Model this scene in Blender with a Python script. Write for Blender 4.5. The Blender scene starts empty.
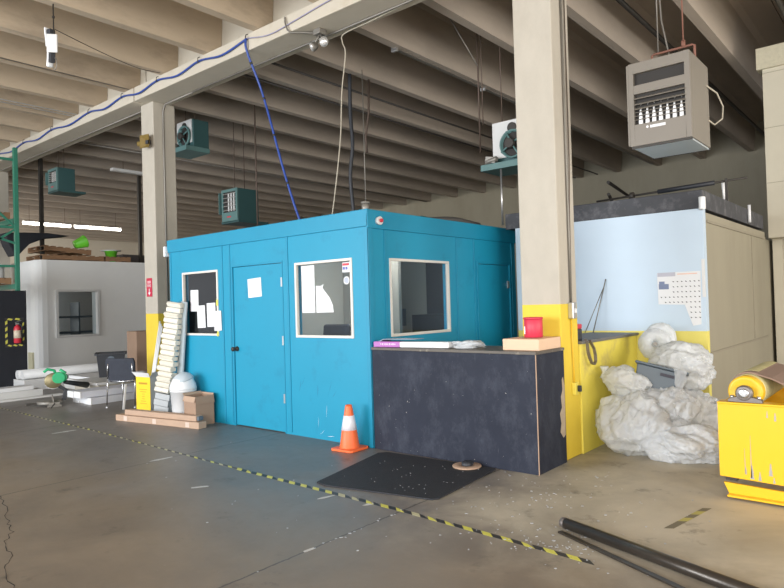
import bpy, bmesh, math, random
from mathutils import Vector, Matrix, Euler, noise
random.seed(7)
S = bpy.context.scene
COL = S.collection
R = math.radians

# ------------------------------------------------------------------ camera, world, light, exposure
cd = bpy.data.cameras.new('camera'); cam = bpy.data.objects.new('camera', cd); COL.objects.link(cam)
ax = Vector((0.76536695, 0.64292424, -0.02935717)).normalized()
az = Vector((0.64279708, -0.76589288, -0.01483314)).normalized()
ay = az.cross(ax).normalized()
m = Matrix((ax, ay, az)).transposed().to_4x4(); m.translation = (0, 0, 1.53)
cam.matrix_world = m
cd.sensor_width = 36; cd.lens = 640 * 36 / 784; cd.clip_end = 200; cd.clip_start = 0.05
S.camera = cam
vs = S.view_settings
vs.view_transform = 'Standard'; vs.look = 'None'; vs.gamma = 1; vs.use_curve_mapping = False
vs.exposure = 0.30
w = bpy.data.worlds.new('daylight'); S.world = w; w.use_nodes = True
bg = w.node_tree.nodes['Background']; bg.inputs[0].default_value = (0.92, 0.94, 1.0, 1); bg.inputs[1].default_value = 1.15

def area(name, loc, target, sx, sy, power, col):
    l = bpy.data.lights.new(name, 'AREA'); l.shape = 'RECTANGLE'; l.size = sx; l.size_y = sy; l.energy = power; l.color = col
    o = bpy.data.objects.new(name, l); COL.objects.link(o); o.location = loc
    o.rotation_euler = (Vector(target) - Vector(loc)).to_track_quat('-Z', 'Y').to_euler()
    return o
# daylight through the dock doors behind the photographer
area('dock_door_daylight', (-9.5, -6.5, 2.6), (-7.5, 5, 1.2), 7, 4.2, 1050, (0.90, 0.95, 1.0))
area('dock_door_daylight', (1.5, -6.5, 2.6), (-1.0, 6, 1.0), 5, 4.2, 720, (1.0, 0.97, 0.92))
area('side_door_daylight', (7.0, 2.0, 2.4), (-2, 5, 0.5), 4, 4, 300, (1.0, 0.95, 0.86))
area('rear_bay_fill', (7.5, 8.6, 2.8), (-6, 10.5, 3.6), 4, 4, 330, (1.0, 0.93, 0.84))  # added fill light that lifts the rear bay ceiling, no door modelled
area('far_wall_fill', (-26, 1.0, 3.0), (-30, 14, 3.2), 5, 4, 900, (1.0, 0.95, 0.86))  # added fill light that brightens the far cream wall

# ------------------------------------------------------------------ mesh builder
class MB:
    def __init__(s, T=None): s.v = []; s.f = []; s.m = []; s.s = []; s.T = T
    def add(s, vs_, fs, mi=0, sm=False):
        b = len(s.v)
        for p in vs_:
            p = Vector(p); s.v.append(s.T @ p if s.T else p)
        for f in fs: s.f.append([b + i for i in f]); s.m.append(mi); s.s.append(sm)
        return s
    def box(s, x0, x1, y0, y1, z0, z1, mi=0):
        v = [(x, y, z) for x in (x0, x1) for y in (y0, y1) for z in (z0, z1)]
        return s.add(v, [(0, 1, 3, 2), (4, 6, 7, 5), (0, 4, 5, 1), (2, 3, 7, 6), (0, 2, 6, 4), (1, 5, 7, 3)], mi)
    def obox(s, c, d, e=(0, 0, 0), mi=0):
        M = Matrix.Translation(c) @ (e.to_4x4() if isinstance(e, Matrix) else Euler(e).to_matrix().to_4x4())
        v = [M @ Vector((x * d[0] / 2, y * d[1] / 2, z * d[2] / 2)) for x in (-1, 1) for y in (-1, 1) for z in (-1, 1)]
        return s.add(v, [(0, 1, 3, 2), (4, 6, 7, 5), (0, 4, 5, 1), (2, 3, 7, 6), (0, 2, 6, 4), (1, 5, 7, 3)], mi)
    def bar(s, p0, p1, wd, th, mi=0, up=(0, 0, 1)):
        p0 = Vector(p0); p1 = Vector(p1); z = (p1 - p0).normalized(); u = Vector(up)
        if abs(z.dot(u)) > .98: u = Vector((1, 0, 0))
        x = u.cross(z).normalized(); y = z.cross(x)
        M = Matrix((x, y, z)).transposed()
        return s.obox((p0 + p1) / 2, (wd, th, (p1 - p0).length), M, mi)
    def cyl(s, p0, p1, r0, r1=None, n=16, mi=0, caps=True):
        p0 = Vector(p0); p1 = Vector(p1); r1 = r0 if r1 is None else r1
        z = (p1 - p0).normalized(); u = Vector((0, 0, 1)) if abs(z.z) < .9 else Vector((1, 0, 0))
        x = u.cross(z).normalized(); y = z.cross(x)
        v = []
        for p, r in ((p0, r0), (p1, r1)):
            for i in range(n):
                a = 2 * math.pi * i / n; v.append(p + x * math.cos(a) * r + y * math.sin(a) * r)
        s.add(v, [(i, (i + 1) % n, n + (i + 1) % n, n + i) for i in range(n)], mi, True)
        if caps: s.add(v[:n], [tuple(range(n))], mi); s.add(v[n:], [tuple(range(n))], mi)
        return s
    def tube(s, pts, r, n=8, mi=0):
        pts = [Vector(p) for p in pts]; v = []; px = None
        for k, p in enumerate(pts):
            d = (pts[min(k + 1, len(pts) - 1)] - pts[max(k - 1, 0)]).normalized()
            if px is None:
                u = Vector((0, 0, 1)) if abs(d.z) < .9 else Vector((1, 0, 0)); x = u.cross(d).normalized()
            else: x = (px - d * px.dot(d)).normalized()
            y = d.cross(x); px = x
            v += [p + x * math.cos(2 * math.pi * i / n) * r + y * math.sin(2 * math.pi * i / n) * r for i in range(n)]
        fs = [(k * n + i, k * n + (i + 1) % n, (k + 1) * n + (i + 1) % n, (k + 1) * n + i) for k in range(len(pts) - 1) for i in range(n)]
        s.add(v, fs, mi, True); s.add(v[:n], [tuple(range(n))], mi); s.add(v[-n:], [tuple(range(n))], mi)
        return s
    def lathe(s, c, prof, n=24, mi=0, axis='z'):
        v = []
        for r, z in prof:
            for i in range(n):
                a = 2 * math.pi * i / n; q = (r * math.cos(a), r * math.sin(a), z)
                if axis == 'y': q = (q[0], q[2], q[1])
                if axis == 'x': q = (q[2], q[0], q[1])
                v.append(Vector(c) + Vector(q))
        L = len(prof)
        s.add(v, [(k * n + i, k * n + (i + 1) % n, (k + 1) * n + (i + 1) % n, (k + 1) * n + i) for k in range(L - 1) for i in range(n)], mi, True)
        if prof[0][0] > 1e-5: s.add(v[:n], [tuple(range(n))], mi)
        if prof[-1][0] > 1e-5: s.add(v[-n:], [tuple(range(n))], mi)
        return s
    def prism(s, poly, ax_, a0, a1, mi=0, sm=False):
        def P(p, a): return {'x': (a, p[0], p[1]), 'y': (p[0], a, p[1]), 'z': (p[0], p[1], a)}[ax_]
        n = len(poly); v = [P(p, a0) for p in poly] + [P(p, a1) for p in poly]
        s.add(v, [(i, (i + 1) % n, n + (i + 1) % n, n + i) for i in range(n)], mi, sm)
        s.add(v, [tuple(range(n)), tuple(range(n, 2 * n))], mi)
        return s

def mk(name, mb, mats, parent=None, bevel=0, world=True, seg=2):
    if not isinstance(mats, (list, tuple)): mats = [mats]
    me = bpy.data.meshes.new(name)
    off = Vector(parent['_o']) if (parent is not None and world and '_o' in parent) else Vector((0, 0, 0))
    me.from_pydata([v - off for v in mb.v], [], mb.f)
    for p, mi, sm in zip(me.polygons, mb.m, mb.s): p.material_index = mi; p.use_smooth = sm
    for q in mats: me.materials.append(q)
    b = bmesh.new(); b.from_mesh(me); bmesh.ops.remove_doubles(b, verts=b.verts, dist=1e-5)
    bmesh.ops.recalc_face_normals(b, faces=b.faces); b.to_mesh(me); b.free()
    o = bpy.data.objects.new(name, me); COL.objects.link(o)
    if parent is not None:
        o.parent = parent; o['_o'] = list(off)
    if bevel:
        bv = o.modifiers.new('bevel', 'BEVEL'); bv.width = bevel; bv.segments = seg; bv.limit_method = 'ANGLE'; bv.angle_limit = R(40)
        bv.harden_normals = False
    return o
def origin(o, loc):
    loc = Vector(loc)
    for v in o.data.vertices: v.co -= loc
    o.location = loc
    o['_o'] = list(loc)
    return o
def tag(o, label, cat, group=None, kind=None):
    if label: o['label'] = label
    if cat: o['category'] = cat
    if group: o['group'] = group
    if kind: o['kind'] = kind
    return o
def thing(name, label, cat, loc, rz=0, group=None, rot=None):
    o = bpy.data.objects.new(name, None); COL.objects.link(o); o.empty_display_size = .1
    o.location = loc; o.rotation_euler = rot if rot else (0, 0, rz); o['_o'] = list(loc)
    return tag(o, label, cat, group)
def one(name, mb, mats, label, cat, base, group=None, bevel=0, kind=None):
    o = mk(name, mb, mats, bevel=bevel); origin(o, base)
    return tag(o, label, cat, group, kind)
def struct(name, mb, mats, bevel=0, label=None):
    o = mk(name, mb, mats, bevel=bevel); o['kind'] = 'structure'
    if label: o['label'] = label
    return o
def copy_tree(o, parent=None):
    c = o.copy(); COL.objects.link(c); c.parent = parent
    for ch in list(o.children): copy_tree(ch, c)
    return c

# ------------------------------------------------------------------ materials
def nodes(name):
    mt = bpy.data.materials.new(name); mt.use_nodes = True
    return mt, mt.node_tree.nodes, mt.node_tree.links, mt.node_tree.nodes['Principled BSDF']
def rgb(c): return (c[0], c[1], c[2], 1)
def noi(N, L, scale, detail=4, rough=.6, src='Object', sc=(1, 1, 1), dist=0):
    if src == 'World':
        g = N.new('ShaderNodeNewGeometry'); out = g.outputs['Position']
    else:
        g = N.new('ShaderNodeTexCoord'); out = g.outputs['Object']
    mp = N.new('ShaderNodeMapping'); mp.inputs['Scale'].default_value = sc; L.new(out, mp.inputs[0])
    n = N.new('ShaderNodeTexNoise'); n.inputs['Scale'].default_value = scale; n.inputs['Detail'].default_value = detail
    n.inputs['Roughness'].default_value = rough; n.inputs['Distortion'].default_value = dist
    L.new(mp.outputs[0], n.inputs['Vector']); return n.outputs['Fac']
def ramp(N, L, src, a, b, ca=(0, 0, 0, 1), cb=(1, 1, 1, 1)):
    r = N.new('ShaderNodeValToRGB'); r.color_ramp.elements[0].position = a; r.color_ramp.elements[1].position = b
    r.color_ramp.elements[0].color = ca; r.color_ramp.elements[1].color = cb
    L.new(src, r.inputs[0]); return r.outputs['Color']
def mixc(N, L, fac, a, b, mode='MIX'):
    x = N.new('ShaderNodeMix'); x.data_type = 'RGBA'; x.blend_type = mode
    if isinstance(fac, (int, float)): x.inputs[0].default_value = fac
    else: L.new(fac, x.inputs[0])
    for i, q in ((6, a), (7, b)):
        if isinstance(q, (tuple, list)): x.inputs[i].default_value = rgb(q)
        else: L.new(q, x.inputs[i])
    return x.outputs[2]
def mth(N, L, op, a, b=None, c=None):
    x = N.new('ShaderNodeMath'); x.operation = op
    for i, q in enumerate((a, b, c)):
        if q is None: continue
        if isinstance(q, (int, float)): x.inputs[i].default_value = q
        else: L.new(q, x.inputs[i])
    return x.outputs[0]
def bump(N, L, P, h, strength=.3, dist=.01):
    b = N.new('ShaderNodeBump'); b.inputs['Strength'].default_value = strength; b.inputs['Distance'].default_value = dist
    L.new(h, b.inputs['Height']); L.new(b.outputs[0], P.inputs['Normal'])
def mat(name, col, rough=.6, metal=0, var=.12, vs_=6, bmp=0, bs=30, dirt=None, src='Object', sc=(1, 1, 1), spec=.5, coat=0):
    mt, N, L, P = nodes(name)
    P.inputs['Roughness'].default_value = rough; P.inputs['Metallic'].default_value = metal
    P.inputs['Specular IOR Level'].default_value = spec; P.inputs['Coat Weight'].default_value = coat
    f = noi(N, L, vs_, src=src, sc=sc)
    c = mixc(N, L, f, [x * (1 - var) for x in col], [min(1, x * (1 + var)) for x in col])
    if dirt:
        dc, ds, a, b = dirt
        d = ramp(N, L, noi(N, L, ds, 6, .65, src=src, sc=sc), a, b); c = mixc(N, L, d, c, dc)
    L.new(c, P.inputs['Base Color'])
    if bmp: bump(N, L, P, noi(N, L, bs, 5, src=src, sc=sc), bmp, .01)
    return mt
def emis(name, col, st):
    mt, N, L, P = nodes(name); P.inputs['Base Color'].default_value = rgb(col)
    P.inputs['Emission Color'].default_value = rgb(col); P.inputs['Emission Strength'].default_value = st; return mt

CONC = (0.50, 0.455, 0.38)
M = {}
M['tee'] = mat('beam_concrete', (0.50, 0.405, 0.295), .85, var=.12, vs_=1.6, bmp=.25, bs=14, dirt=((0.35, 0.28, 0.205), 2.2, .50, .72), src='World', sc=(1, .35, 1))
M['tee_dark'] = mat('darker_beam_concrete', (0.44, 0.375, 0.31), .9, var=.15, vs_=1.4, bmp=.25, bs=14, dirt=((0.36, 0.31, 0.26), 1.1, .45, .7), src='World', sc=(1, .35, 1))  # darker, greyer concrete for the rear bay
M['girder'] = mat('painted_girder_concrete', (0.54, 0.49, 0.40), .8, var=.08, vs_=3, bmp=.15, bs=25, dirt=((0.45, 0.38, 0.28), 1.3, .58, .75), src='World')
M['block'] = mat('painted_block', (0.52, 0.48, 0.38), .8, var=.06, vs_=3, bmp=.1, bs=30, src='World')
M['plaster'] = mat('rough_plaster', (0.50, 0.46, 0.34), .9, var=.2, vs_=20, bmp=.8, bs=30)
def column_mat():
    mt, N, L, P = nodes('column_concrete_yellow_foot'); P.inputs['Roughness'].default_value = .7
    g = N.new('ShaderNodeNewGeometry'); sp = N.new('ShaderNodeSeparateXYZ'); L.new(g.outputs['Position'], sp.inputs[0])
    c = mixc(N, L, noi(N, L, 5, 6, .7, 'World', (1, 1, .5)), (0.39, 0.355, 0.295), (0.52, 0.48, 0.405))
    st = ramp(N, L, noi(N, L, 2.2, 8, .7, 'World', (1, 1, .5)), .56, .7); c = mixc(N, L, mth(N, L, 'MULTIPLY', st, .4), c, (0.37, 0.33, 0.27))
    ye = mixc(N, L, noi(N, L, 7, 6, .7, 'World'), (0.68, 0.49, 0.035), (0.78, 0.59, 0.06))
    wear = ramp(N, L, noi(N, L, 14, 8, .75, 'World', (1, 1, .4)), .64, .70); ye = mixc(N, L, mth(N, L, 'MULTIPLY', wear, .55), ye, (0.30, 0.25, 0.12))
    edge = mth(N, L, 'LESS_THAN', sp.outputs['Z'], 1.478)
    L.new(mixc(N, L, edge, c, ye), P.inputs['Base Color'])
    bump(N, L, P, noi(N, L, 30, 6, .6, 'World'), .2, .006)
    return mt
M['column'] = column_mat()
def paint_low(name, up, lo, zz, lo2, wearc):
    mt, N, L, P = nodes(name); P.inputs['Roughness'].default_value = .55
    g = N.new('ShaderNodeNewGeometry'); sp = N.new('ShaderNodeSeparateXYZ'); L.new(g.outputs['Position'], sp.inputs[0])
    c = mixc(N, L, noi(N, L, 2, 4, .6, 'World'), [x * .93 for x in up], [min(1, x * 1.05) for x in up])
    y = mixc(N, L, noi(N, L, 3, 6, .7, 'World'), lo, lo2)
    wear = ramp(N, L, noi(N, L, 6, 9, .78, 'World'), .62, .67); y = mixc(N, L, mth(N, L, 'MULTIPLY', wear, .6), y, wearc)
    L.new(mixc(N, L, mth(N, L, 'LESS_THAN', sp.outputs['Z'], zz), c, y), P.inputs['Base Color'])
    bump(N, L, P, noi(N, L, 25, 4, .6, 'World'), .08, .005)
    return mt
M['lightblue'] = paint_low('pale_blue_wall_yellow_foot', (0.52, 0.63, 0.74), (0.70, 0.61, 0.12), 1.125, (0.82, 0.73, 0.20), (0.72, 0.68, 0.50))
M['beige'] = mat('beige_plywood', (0.31, 0.28, 0.205), .6, var=.13, vs_=2.2, bmp=.06, bs=12, dirt=((0.27, 0.24, 0.17), 1.2, .5, .72), src='World', sc=(1, 1, .3))
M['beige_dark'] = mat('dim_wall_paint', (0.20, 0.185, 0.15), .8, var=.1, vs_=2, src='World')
M['band'] = mat('black_tar_board', (0.05, 0.052, 0.06), .7, var=.35, vs_=5, dirt=((0.12, 0.12, 0.13), 7, .5, .7), src='World')
M['yellow_wall'] = mat('scuffed_yellow_paint', (0.74, 0.62, 0.09), .55, var=.1, vs_=3, bmp=.08, bs=15, dirt=((0.58, 0.47, 0.12), 3.5, .52, .66), src='World')
M['greytop'] = mat('grey_counter_top', (0.13, 0.125, 0.12), .5, var=.15, vs_=8)
M['white_wall'] = mat('painted_block_white', (0.82, 0.82, 0.80), .75, var=.05, vs_=2, bmp=.1, bs=12, src='World')
M['blue'] = mat('turquoise_blue_paint', (0.010, 0.27, 0.43), .45, var=.06, vs_=1.8, bmp=.03, bs=30, dirt=((0.010, 0.22, 0.36), 3, .58, .75), src='World', spec=.4)
M['blue_dk'] = mat('turquoise_blue_trim_paint', (0.010, 0.25, 0.405), .42, var=.06, vs_=3, spec=.4)
def blackpaint():
    mt, N, L, P = nodes('scratched_black_board'); P.inputs['Roughness'].default_value = .6; P.inputs['Specular IOR Level'].default_value = .22
    c = mixc(N, L, noi(N, L, 2.5, 6, .7, 'World'), (0.012, 0.015, 0.027), (0.030, 0.036, 0.056))
    sm = ramp(N, L, noi(N, L, 5, 8, .8, 'World', (1.2, 1.2, .7)), .48, .75); c = mixc(N, L, mth(N, L, 'MULTIPLY', sm, .40), c, (0.10, 0.11, 0.14))
    sp = ramp(N, L, noi(N, L, 55, 2, .5, 'World', (1, 1, .8)), .76, .79); c = mixc(N, L, sp, c, (0.42, 0.40, 0.37))
    sc_ = ramp(N, L, noi(N, L, 22, 3, .6, 'World', (3.2, 3.2, .12)), .72, .77); c = mixc(N, L, mth(N, L, 'MULTIPLY', sc_, .6), c, (0.30, 0.31, 0.33))
    L.new(c, P.inputs['Base Color']); return mt
M['black_board'] = blackpaint()
M['glass'] = None
def glass():
    mt, N, L, P = nodes('window_glass'); N.remove(P)
    t = N.new('ShaderNodeBsdfTransparent'); t.inputs[0].default_value = (0.82, 0.86, 0.88, 1)
    g = N.new('ShaderNodeBsdfGlossy'); g.inputs['Roughness'].default_value = .02
    f = N.new('ShaderNodeFresnel'); f.inputs[0].default_value = 1.5
    x = N.new('ShaderNodeMixShader'); gb = N.new('ShaderNodeNewGeometry'); L.new(mth(N, L, 'MULTIPLY', f.outputs[0], mth(N, L, 'SUBTRACT', 1.0, gb.outputs['Backfacing'])), x.inputs[0]); L.new(t.outputs[0], x.inputs[1]); L.new(g.outputs[0], x.inputs[2])
    L.new(x.outputs[0], N['Material Output'].inputs[0]); return mt
M['glass'] = glass()
M['white'] = mat('white_plastic', (0.78, 0.79, 0.80), .4, var=.04)
M['offwhite'] = mat('off_white_board', (0.66, 0.66, 0.65), .5, var=.07, vs_=3)
M['ivory'] = mat('ivory_edges', (0.74, 0.70, 0.60), .6, var=.1, vs_=20)
M['paper'] = mat('paper', (0.72, 0.73, 0.75), .8, var=.03)
M['ink'] = mat('ink', (0.05, 0.05, 0.07), .7)
M['card'] = mat('cardboard', (0.34, 0.225, 0.155), .8, var=.1, vs_=5, bmp=.05, bs=40)
M['card_light'] = mat('light_cardboard', (0.45, 0.31, 0.22), .8, var=.1, vs_=5)
M['tan'] = mat('tan_wood', (0.72, 0.50, 0.34), .6, var=.06, vs_=4, sc=(1, 6, 6))
M['wood'] = mat('pallet_wood', (0.30, 0.17, 0.09), .8, var=.25, vs_=4, sc=(1, 1, 6), bmp=.2)
M['red'] = mat('red_plastic', (0.55, 0.03, 0.05), .4, var=.06)
M['pinkred'] = mat('red_tin', (0.60, 0.035, 0.075), .45, var=.08)
M['orange'] = mat('cone_orange', (0.88, 0.16, 0.045), .45, var=.06)
M['reflect'] = mat('reflective_white', (0.80, 0.80, 0.86), .35, var=.03)
M['rubber'] = mat('black_rubber', (0.022, 0.024, 0.03), .75, var=.3, vs_=12, bmp=.3, bs=90, dirt=((0.07, 0.075, 0.09), 40, .66, .76))
M['black'] = mat('black_plastic', (0.025, 0.028, 0.035), .5, var=.2)
M['blackcloth'] = mat('black_fabric', (0.035, 0.04, 0.055), .85, var=.2, vs_=15)
M['panelblack'] = mat('black_curtain', (0.012, 0.014, 0.02), .8, var=.3, vs_=3)
M['dark'] = mat('dark_steel', (0.05, 0.045, 0.04), .55, .4, var=.2)
M['pipe'] = mat('oiled_steel_pipe', (0.085, 0.075, 0.065), .32, .7, var=.2, vs_=8)
M['chrome'] = mat('chrome', (0.65, 0.66, 0.68), .22, 1, var=.05)
M['alu'] = mat('aluminium', (0.55, 0.55, 0.55), .35, .8, var=.05)
M['galv'] = mat('galvanised_conduit', (0.24, 0.225, 0.20), .5, .5, var=.15)
M['teal'] = mat('teal_enamel', (0.028, 0.085, 0.088), .5, var=.15, vs_=6)
M['teal_lt'] = mat('pale_teal_enamel', (0.10, 0.20, 0.195), .5, var=.1, vs_=6)
M['heater'] = mat('taupe_enamel', (0.195, 0.174, 0.146), .45, var=.06, vs_=3)
M['heater_in'] = mat('dark_heat_exchanger', (0.025, 0.022, 0.02), .7)
M['heater_pan'] = mat('galvanised_pan', (0.46, 0.52, 0.55), .4, .3, var=.06)
M['rackgreen'] = mat('rack_green_paint', (0.03, 0.20, 0.13), .5, var=.1)
M['lime'] = mat('lime_plastic', (0.16, 0.62, 0.04), .4, var=.1)
M['sawgreen'] = mat('tool_green_plastic', (0.02, 0.42, 0.17), .4, var=.08)
M['bladem'] = mat('bronzed_guard', (0.26, 0.22, 0.12), .4, .5, var=.2)
M['ylw'] = mat('machine_yellow_paint', (0.84, 0.48, 0.010), .4, var=.04, vs_=3, dirt=((0.25, 0.24, 0.22), 7, .69, .715), sc=(1.8, 1, .45), coat=.2)
M['ylw2'] = mat('drum_yellow_paint', (0.78, 0.47, 0.02), .4, var=.05)
M['ylwbox'] = mat('yellow_carton', (0.90, 0.60, 0.02), .6, var=.04)
M['brownink'] = mat('brown_ink', (0.50, 0.27, 0.02), .7)
M['purple'] = mat('purple_carton', (0.42, 0.14, 0.44), .5, var=.1)
M['belt'] = mat('brown_belt', (0.25, 0.165, 0.125), .7, var=.12, vs_=8)
M['belttop'] = mat('dusty_belt', (0.50, 0.45, 0.22), .7, var=.35, vs_=10)
M['steel'] = mat('grey_cast_steel', (0.20, 0.18, 0.17), .45, .6, var=.15)
M['crate'] = mat('grey_crate_plastic', (0.10, 0.13, 0.16), .5, var=.1)
M['bluecable'] = mat('blue_network_cable', (0.025, 0.065, 0.30), .45, var=.15)
M['cord'] = mat('ivory_cord', (0.40, 0.365, 0.29), .6, var=.1)
M['rod'] = mat('brown_hanger_rod', (0.10, 0.07, 0.055), .6, .3)
M['rust'] = mat('reddish_gas_pipe', (0.22, 0.10, 0.07), .7, .2, var=.2)
M['tube'] = emis('lit_fluorescent_tube', (1.0, 0.95, 0.85), 9)
M['chip'] = mat('clear_plastic_scraps', (0.40, 0.41, 0.43), .35, var=.2)
M['tape_y'] = mat('hazard_tape_yellow', (0.62, 0.60, 0.10), .5, var=.15, vs_=30, dirt=((0.3, 0.28, 0.14), 25, .6, .7))
M['tape_k'] = mat('hazard_tape_black', (0.03, 0.03, 0.032), .5, var=.3, vs_=30)
M['tape_w'] = mat('worn_tape_yellow', (0.50, 0.48, 0.30), .6, var=.25, vs_=15)
M['crack'] = mat('crack_dark', (0.03, 0.027, 0.025), .9)
M['chipwhite'] = mat('white_floor_paint', (0.55, 0.55, 0.54), .6, var=.2, vs_=30)
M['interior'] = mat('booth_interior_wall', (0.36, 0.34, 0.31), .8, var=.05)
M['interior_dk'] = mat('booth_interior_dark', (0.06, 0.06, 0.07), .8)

def floor_mat():
    mt, N, L, P = nodes('polished_stained_concrete')
    g = N.new('ShaderNodeNewGeometry'); sp = N.new('ShaderNodeSeparateXYZ'); L.new(g.outputs['Position'], sp.inputs[0])
    X, Y = sp.outputs['X'], sp.outputs['Y']
    big = noi(N, L, .35, 5, .55, 'World'); mid = noi(N, L, 1.6, 8, .65, 'World', dist=.4); fine = noi(N, L, 9, 8, .7, 'World')
    c = mixc(N, L, mid, (0.17, 0.135, 0.10), (0.29, 0.235, 0.175))
    # darker grey lane in front of the booth, dustier concrete by the dock on the right
    def sstep(v, a, b):
        mr = N.new('ShaderNodeMapRange'); mr.interpolation_type = 'SMOOTHSTEP'; mr.inputs[1].default_value = a; mr.inputs[2].default_value = b; L.new(v, mr.inputs[0]); return mr.outputs[0]
    wob = mth(N, L, 'MULTIPLY', mth(N, L, 'SUBTRACT', mid, .5), 1.6)
    lane = mth(N, L, 'MULTIPLY', sstep(mth(N, L, 'ADD', Y, wob), 2.2, 3.5), sstep(mth(N, L, 'ADD', X, wob), -1.6, -3.4))
    c = mixc(N, L, mth(N, L, 'MULTIPLY', lane, .75), c, mixc(N, L, mid, (0.125, 0.12, 0.118), (0.225, 0.218, 0.215)))
    dock = mth(N, L, 'MULTIPLY', sstep(mth(N, L, 'ADD', X, wob), -3.3, -2.2), sstep(mth(N, L, 'ADD', Y, wob), 3.0, 4.2))
    c = mixc(N, L, mth(N, L, 'MULTIPLY', dock, .9), c, mixc(N, L, mid, (0.42, 0.38, 0.30), (0.62, 0.57, 0.46)))
    bl = ramp(N, L, noi(N, L, .9, 6, .65, 'World', dist=.6), .42, .66); c = mixc(N, L, mth(N, L, 'MULTIPLY', bl, .35), c, (0.09, 0.08, 0.072))
    st = ramp(N, L, noi(N, L, 3.0, 9, .72, 'World'), .58, .70); c = mixc(N, L, mth(N, L, 'MULTIPLY', st, .6), c, (0.07, 0.06, 0.05))
    sc_ = ramp(N, L, noi(N, L, 6, 8, .75, 'World', (1, 3, 1)), .62, .75); c = mixc(N, L, mth(N, L, 'MULTIPLY', sc_, .35), c, (0.34, 0.31, 0.27))
    # saw-cut joints
    jit = mth(N, L, 'MULTIPLY', mth(N, L, 'SUBTRACT', noi(N, L, 12, 4, .7, 'World'), .5), .03)
    for xj in (-3.03, -6.08, -9.13, -12.2, -15.2):
        d = mth(N, L, 'ABSOLUTE', mth(N, L, 'ADD', mth(N, L, 'SUBTRACT', X, xj), jit)); k = mth(N, L, 'LESS_THAN', d, .007)
        c = mixc(N, L, mth(N, L, 'MULTIPLY', k, .75), c, (0.035, 0.03, 0.028))
    spk = ramp(N, L, noi(N, L, 45, 3, .6, 'World'), .70, .76); c = mixc(N, L, mth(N, L, 'MULTIPLY', spk, .35), c, (0.42, 0.40, 0.37))
    L.new(c, P.inputs['Base Color'])
    rg = mixc(N, L, mth(N, L, 'ADD', mth(N, L, 'MULTIPLY', mid, .6), mth(N, L, 'MULTIPLY', fine, .4)), (.26, .26, .26), (.62, .62, .62))
    L.new(mth(N, L, 'ADD', rg, mth(N, L, 'MULTIPLY', dock, .18)), P.inputs['Roughness'])
    P.inputs['Specular IOR Level'].default_value = .55
    bump(N, L, P, fine, .12, .006)
    return mt
M['floor'] = floor_mat()
def bag_mat():
    mt, N, L, P = nodes('crumpled_clear_film')
    P.inputs['Roughness'].default_value = .2; P.inputs['Coat Weight'].default_value = .3; P.inputs['Coat Roughness'].default_value = .12
    L.new(mixc(N, L, ramp(N, L, noi(N, L, 4, 7, .75), .3, .7), (0.84, 0.88, 0.93), (0.95, 0.98, 1.0)), P.inputs['Base Color'])
    t = N.new('ShaderNodeBsdfTranslucent'); t.inputs[0].default_value = (0.95, 0.96, 0.98, 1)
    x = N.new('ShaderNodeMixShader'); x.inputs[0].default_value = .45
    L.new(P.outputs[0], x.inputs[1]); L.new(t.outputs[0], x.inputs[2])
    tr = N.new('ShaderNodeBsdfTransparent'); y = N.new('ShaderNodeMixShader'); y.inputs[0].default_value = .16
    L.new(x.outputs[0], y.inputs[1]); L.new(tr.outputs[0], y.inputs[2]); L.new(y.outputs[0], N['Material Output'].inputs[0])
    tc = N.new('ShaderNodeTexCoord'); nz = N.new('ShaderNodeTexNoise'); nz.inputs['Scale'].default_value = 5; nz.inputs['Detail'].default_value = 5
    L.new(tc.outputs['Object'], nz.inputs['Vector'])
    mp = N.new('ShaderNodeVectorMath'); mp.operation = 'MULTIPLY_ADD'; L.new(nz.outputs['Color'], mp.inputs[0]); mp.inputs[1].default_value = (.35, .35, .35); L.new(tc.outputs['Object'], mp.inputs[2])
    def vor(sc):
        v = N.new('ShaderNodeTexVoronoi'); v.feature = 'F1'; v.inputs['Scale'].default_value = sc; L.new(mp.outputs[0], v.inputs['Vector']); return v.outputs['Distance']
    h = mth(N, L, 'ADD', mth(N, L, 'MULTIPLY', vor(7), 1.0), mth(N, L, 'MULTIPLY', vor(19), .45))
    h = mth(N, L, 'ADD', h, mth(N, L, 'MULTIPLY', vor(45), .2))
    b = N.new('ShaderNodeBump'); b.inputs['Strength'].default_value = .5; b.inputs['Distance'].default_value = .04
    L.new(h, b.inputs['Height'])
    for q in (P.inputs['Normal'], P.inputs['Coat Normal'], t.inputs['Normal']): L.new(b.outputs[0], q)
    return mt
M['bag'] = bag_mat()

# ------------------------------------------------------------------ structure
struct('floor', MB().box(-34, 8, -8, 19.3, -.2, 0), M['floor'])
# double-tee ceiling, front bay and (darker) rear bay
def tee(xr, y0, y1, mt, pitch=1.17):
    b = MB()
    for k in range(2):
        r = xr - k * pitch
        b.prism([(r, 5.25), (r - .135, 5.25), (r - .20, 5.92), (r - .27, 6.0), (r + .135, 6.0), (r + .065, 5.92)], 'y', y0, y1)
    b.box(xr - pitch * 1.5 - .0675 + .006, xr + pitch * .5 - .0675 - .006, y0, y1, 6.0, 6.1)
    return struct('ceiling_beam', b, mt)
for k in range(-5, 13): tee(-6.72 - 2.34 * k, -8, 5.64, M['tee'])
for k in range(-5, 13): tee(-4.57 - 2.34 * k, 5.76, 19.0, M['tee_dark'])
struct('ceiling', MB().box(-34, 8, -8, 19.3, 6.1, 6.25), M['tee_dark'])
struct('concrete_girder', MB().box(-10.02, 8, 5.42, 5.95, 5.02, 5.25).box(-10.02, 8, 5.645, 5.755, 5.25, 6.0), M['girder'], .012)
struct('concrete_girder', MB().box(-34, -10.05, 5.42, 5.95, 5.02, 5.25).box(-34, -10.05, 5.645, 5.755, 5.25, 6.0), M['girder'], .012)
struct('concrete_column', MB().box(-3.065, -2.66, 5.625, 6.0, 0, 5.02), M['column'], .012)
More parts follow.
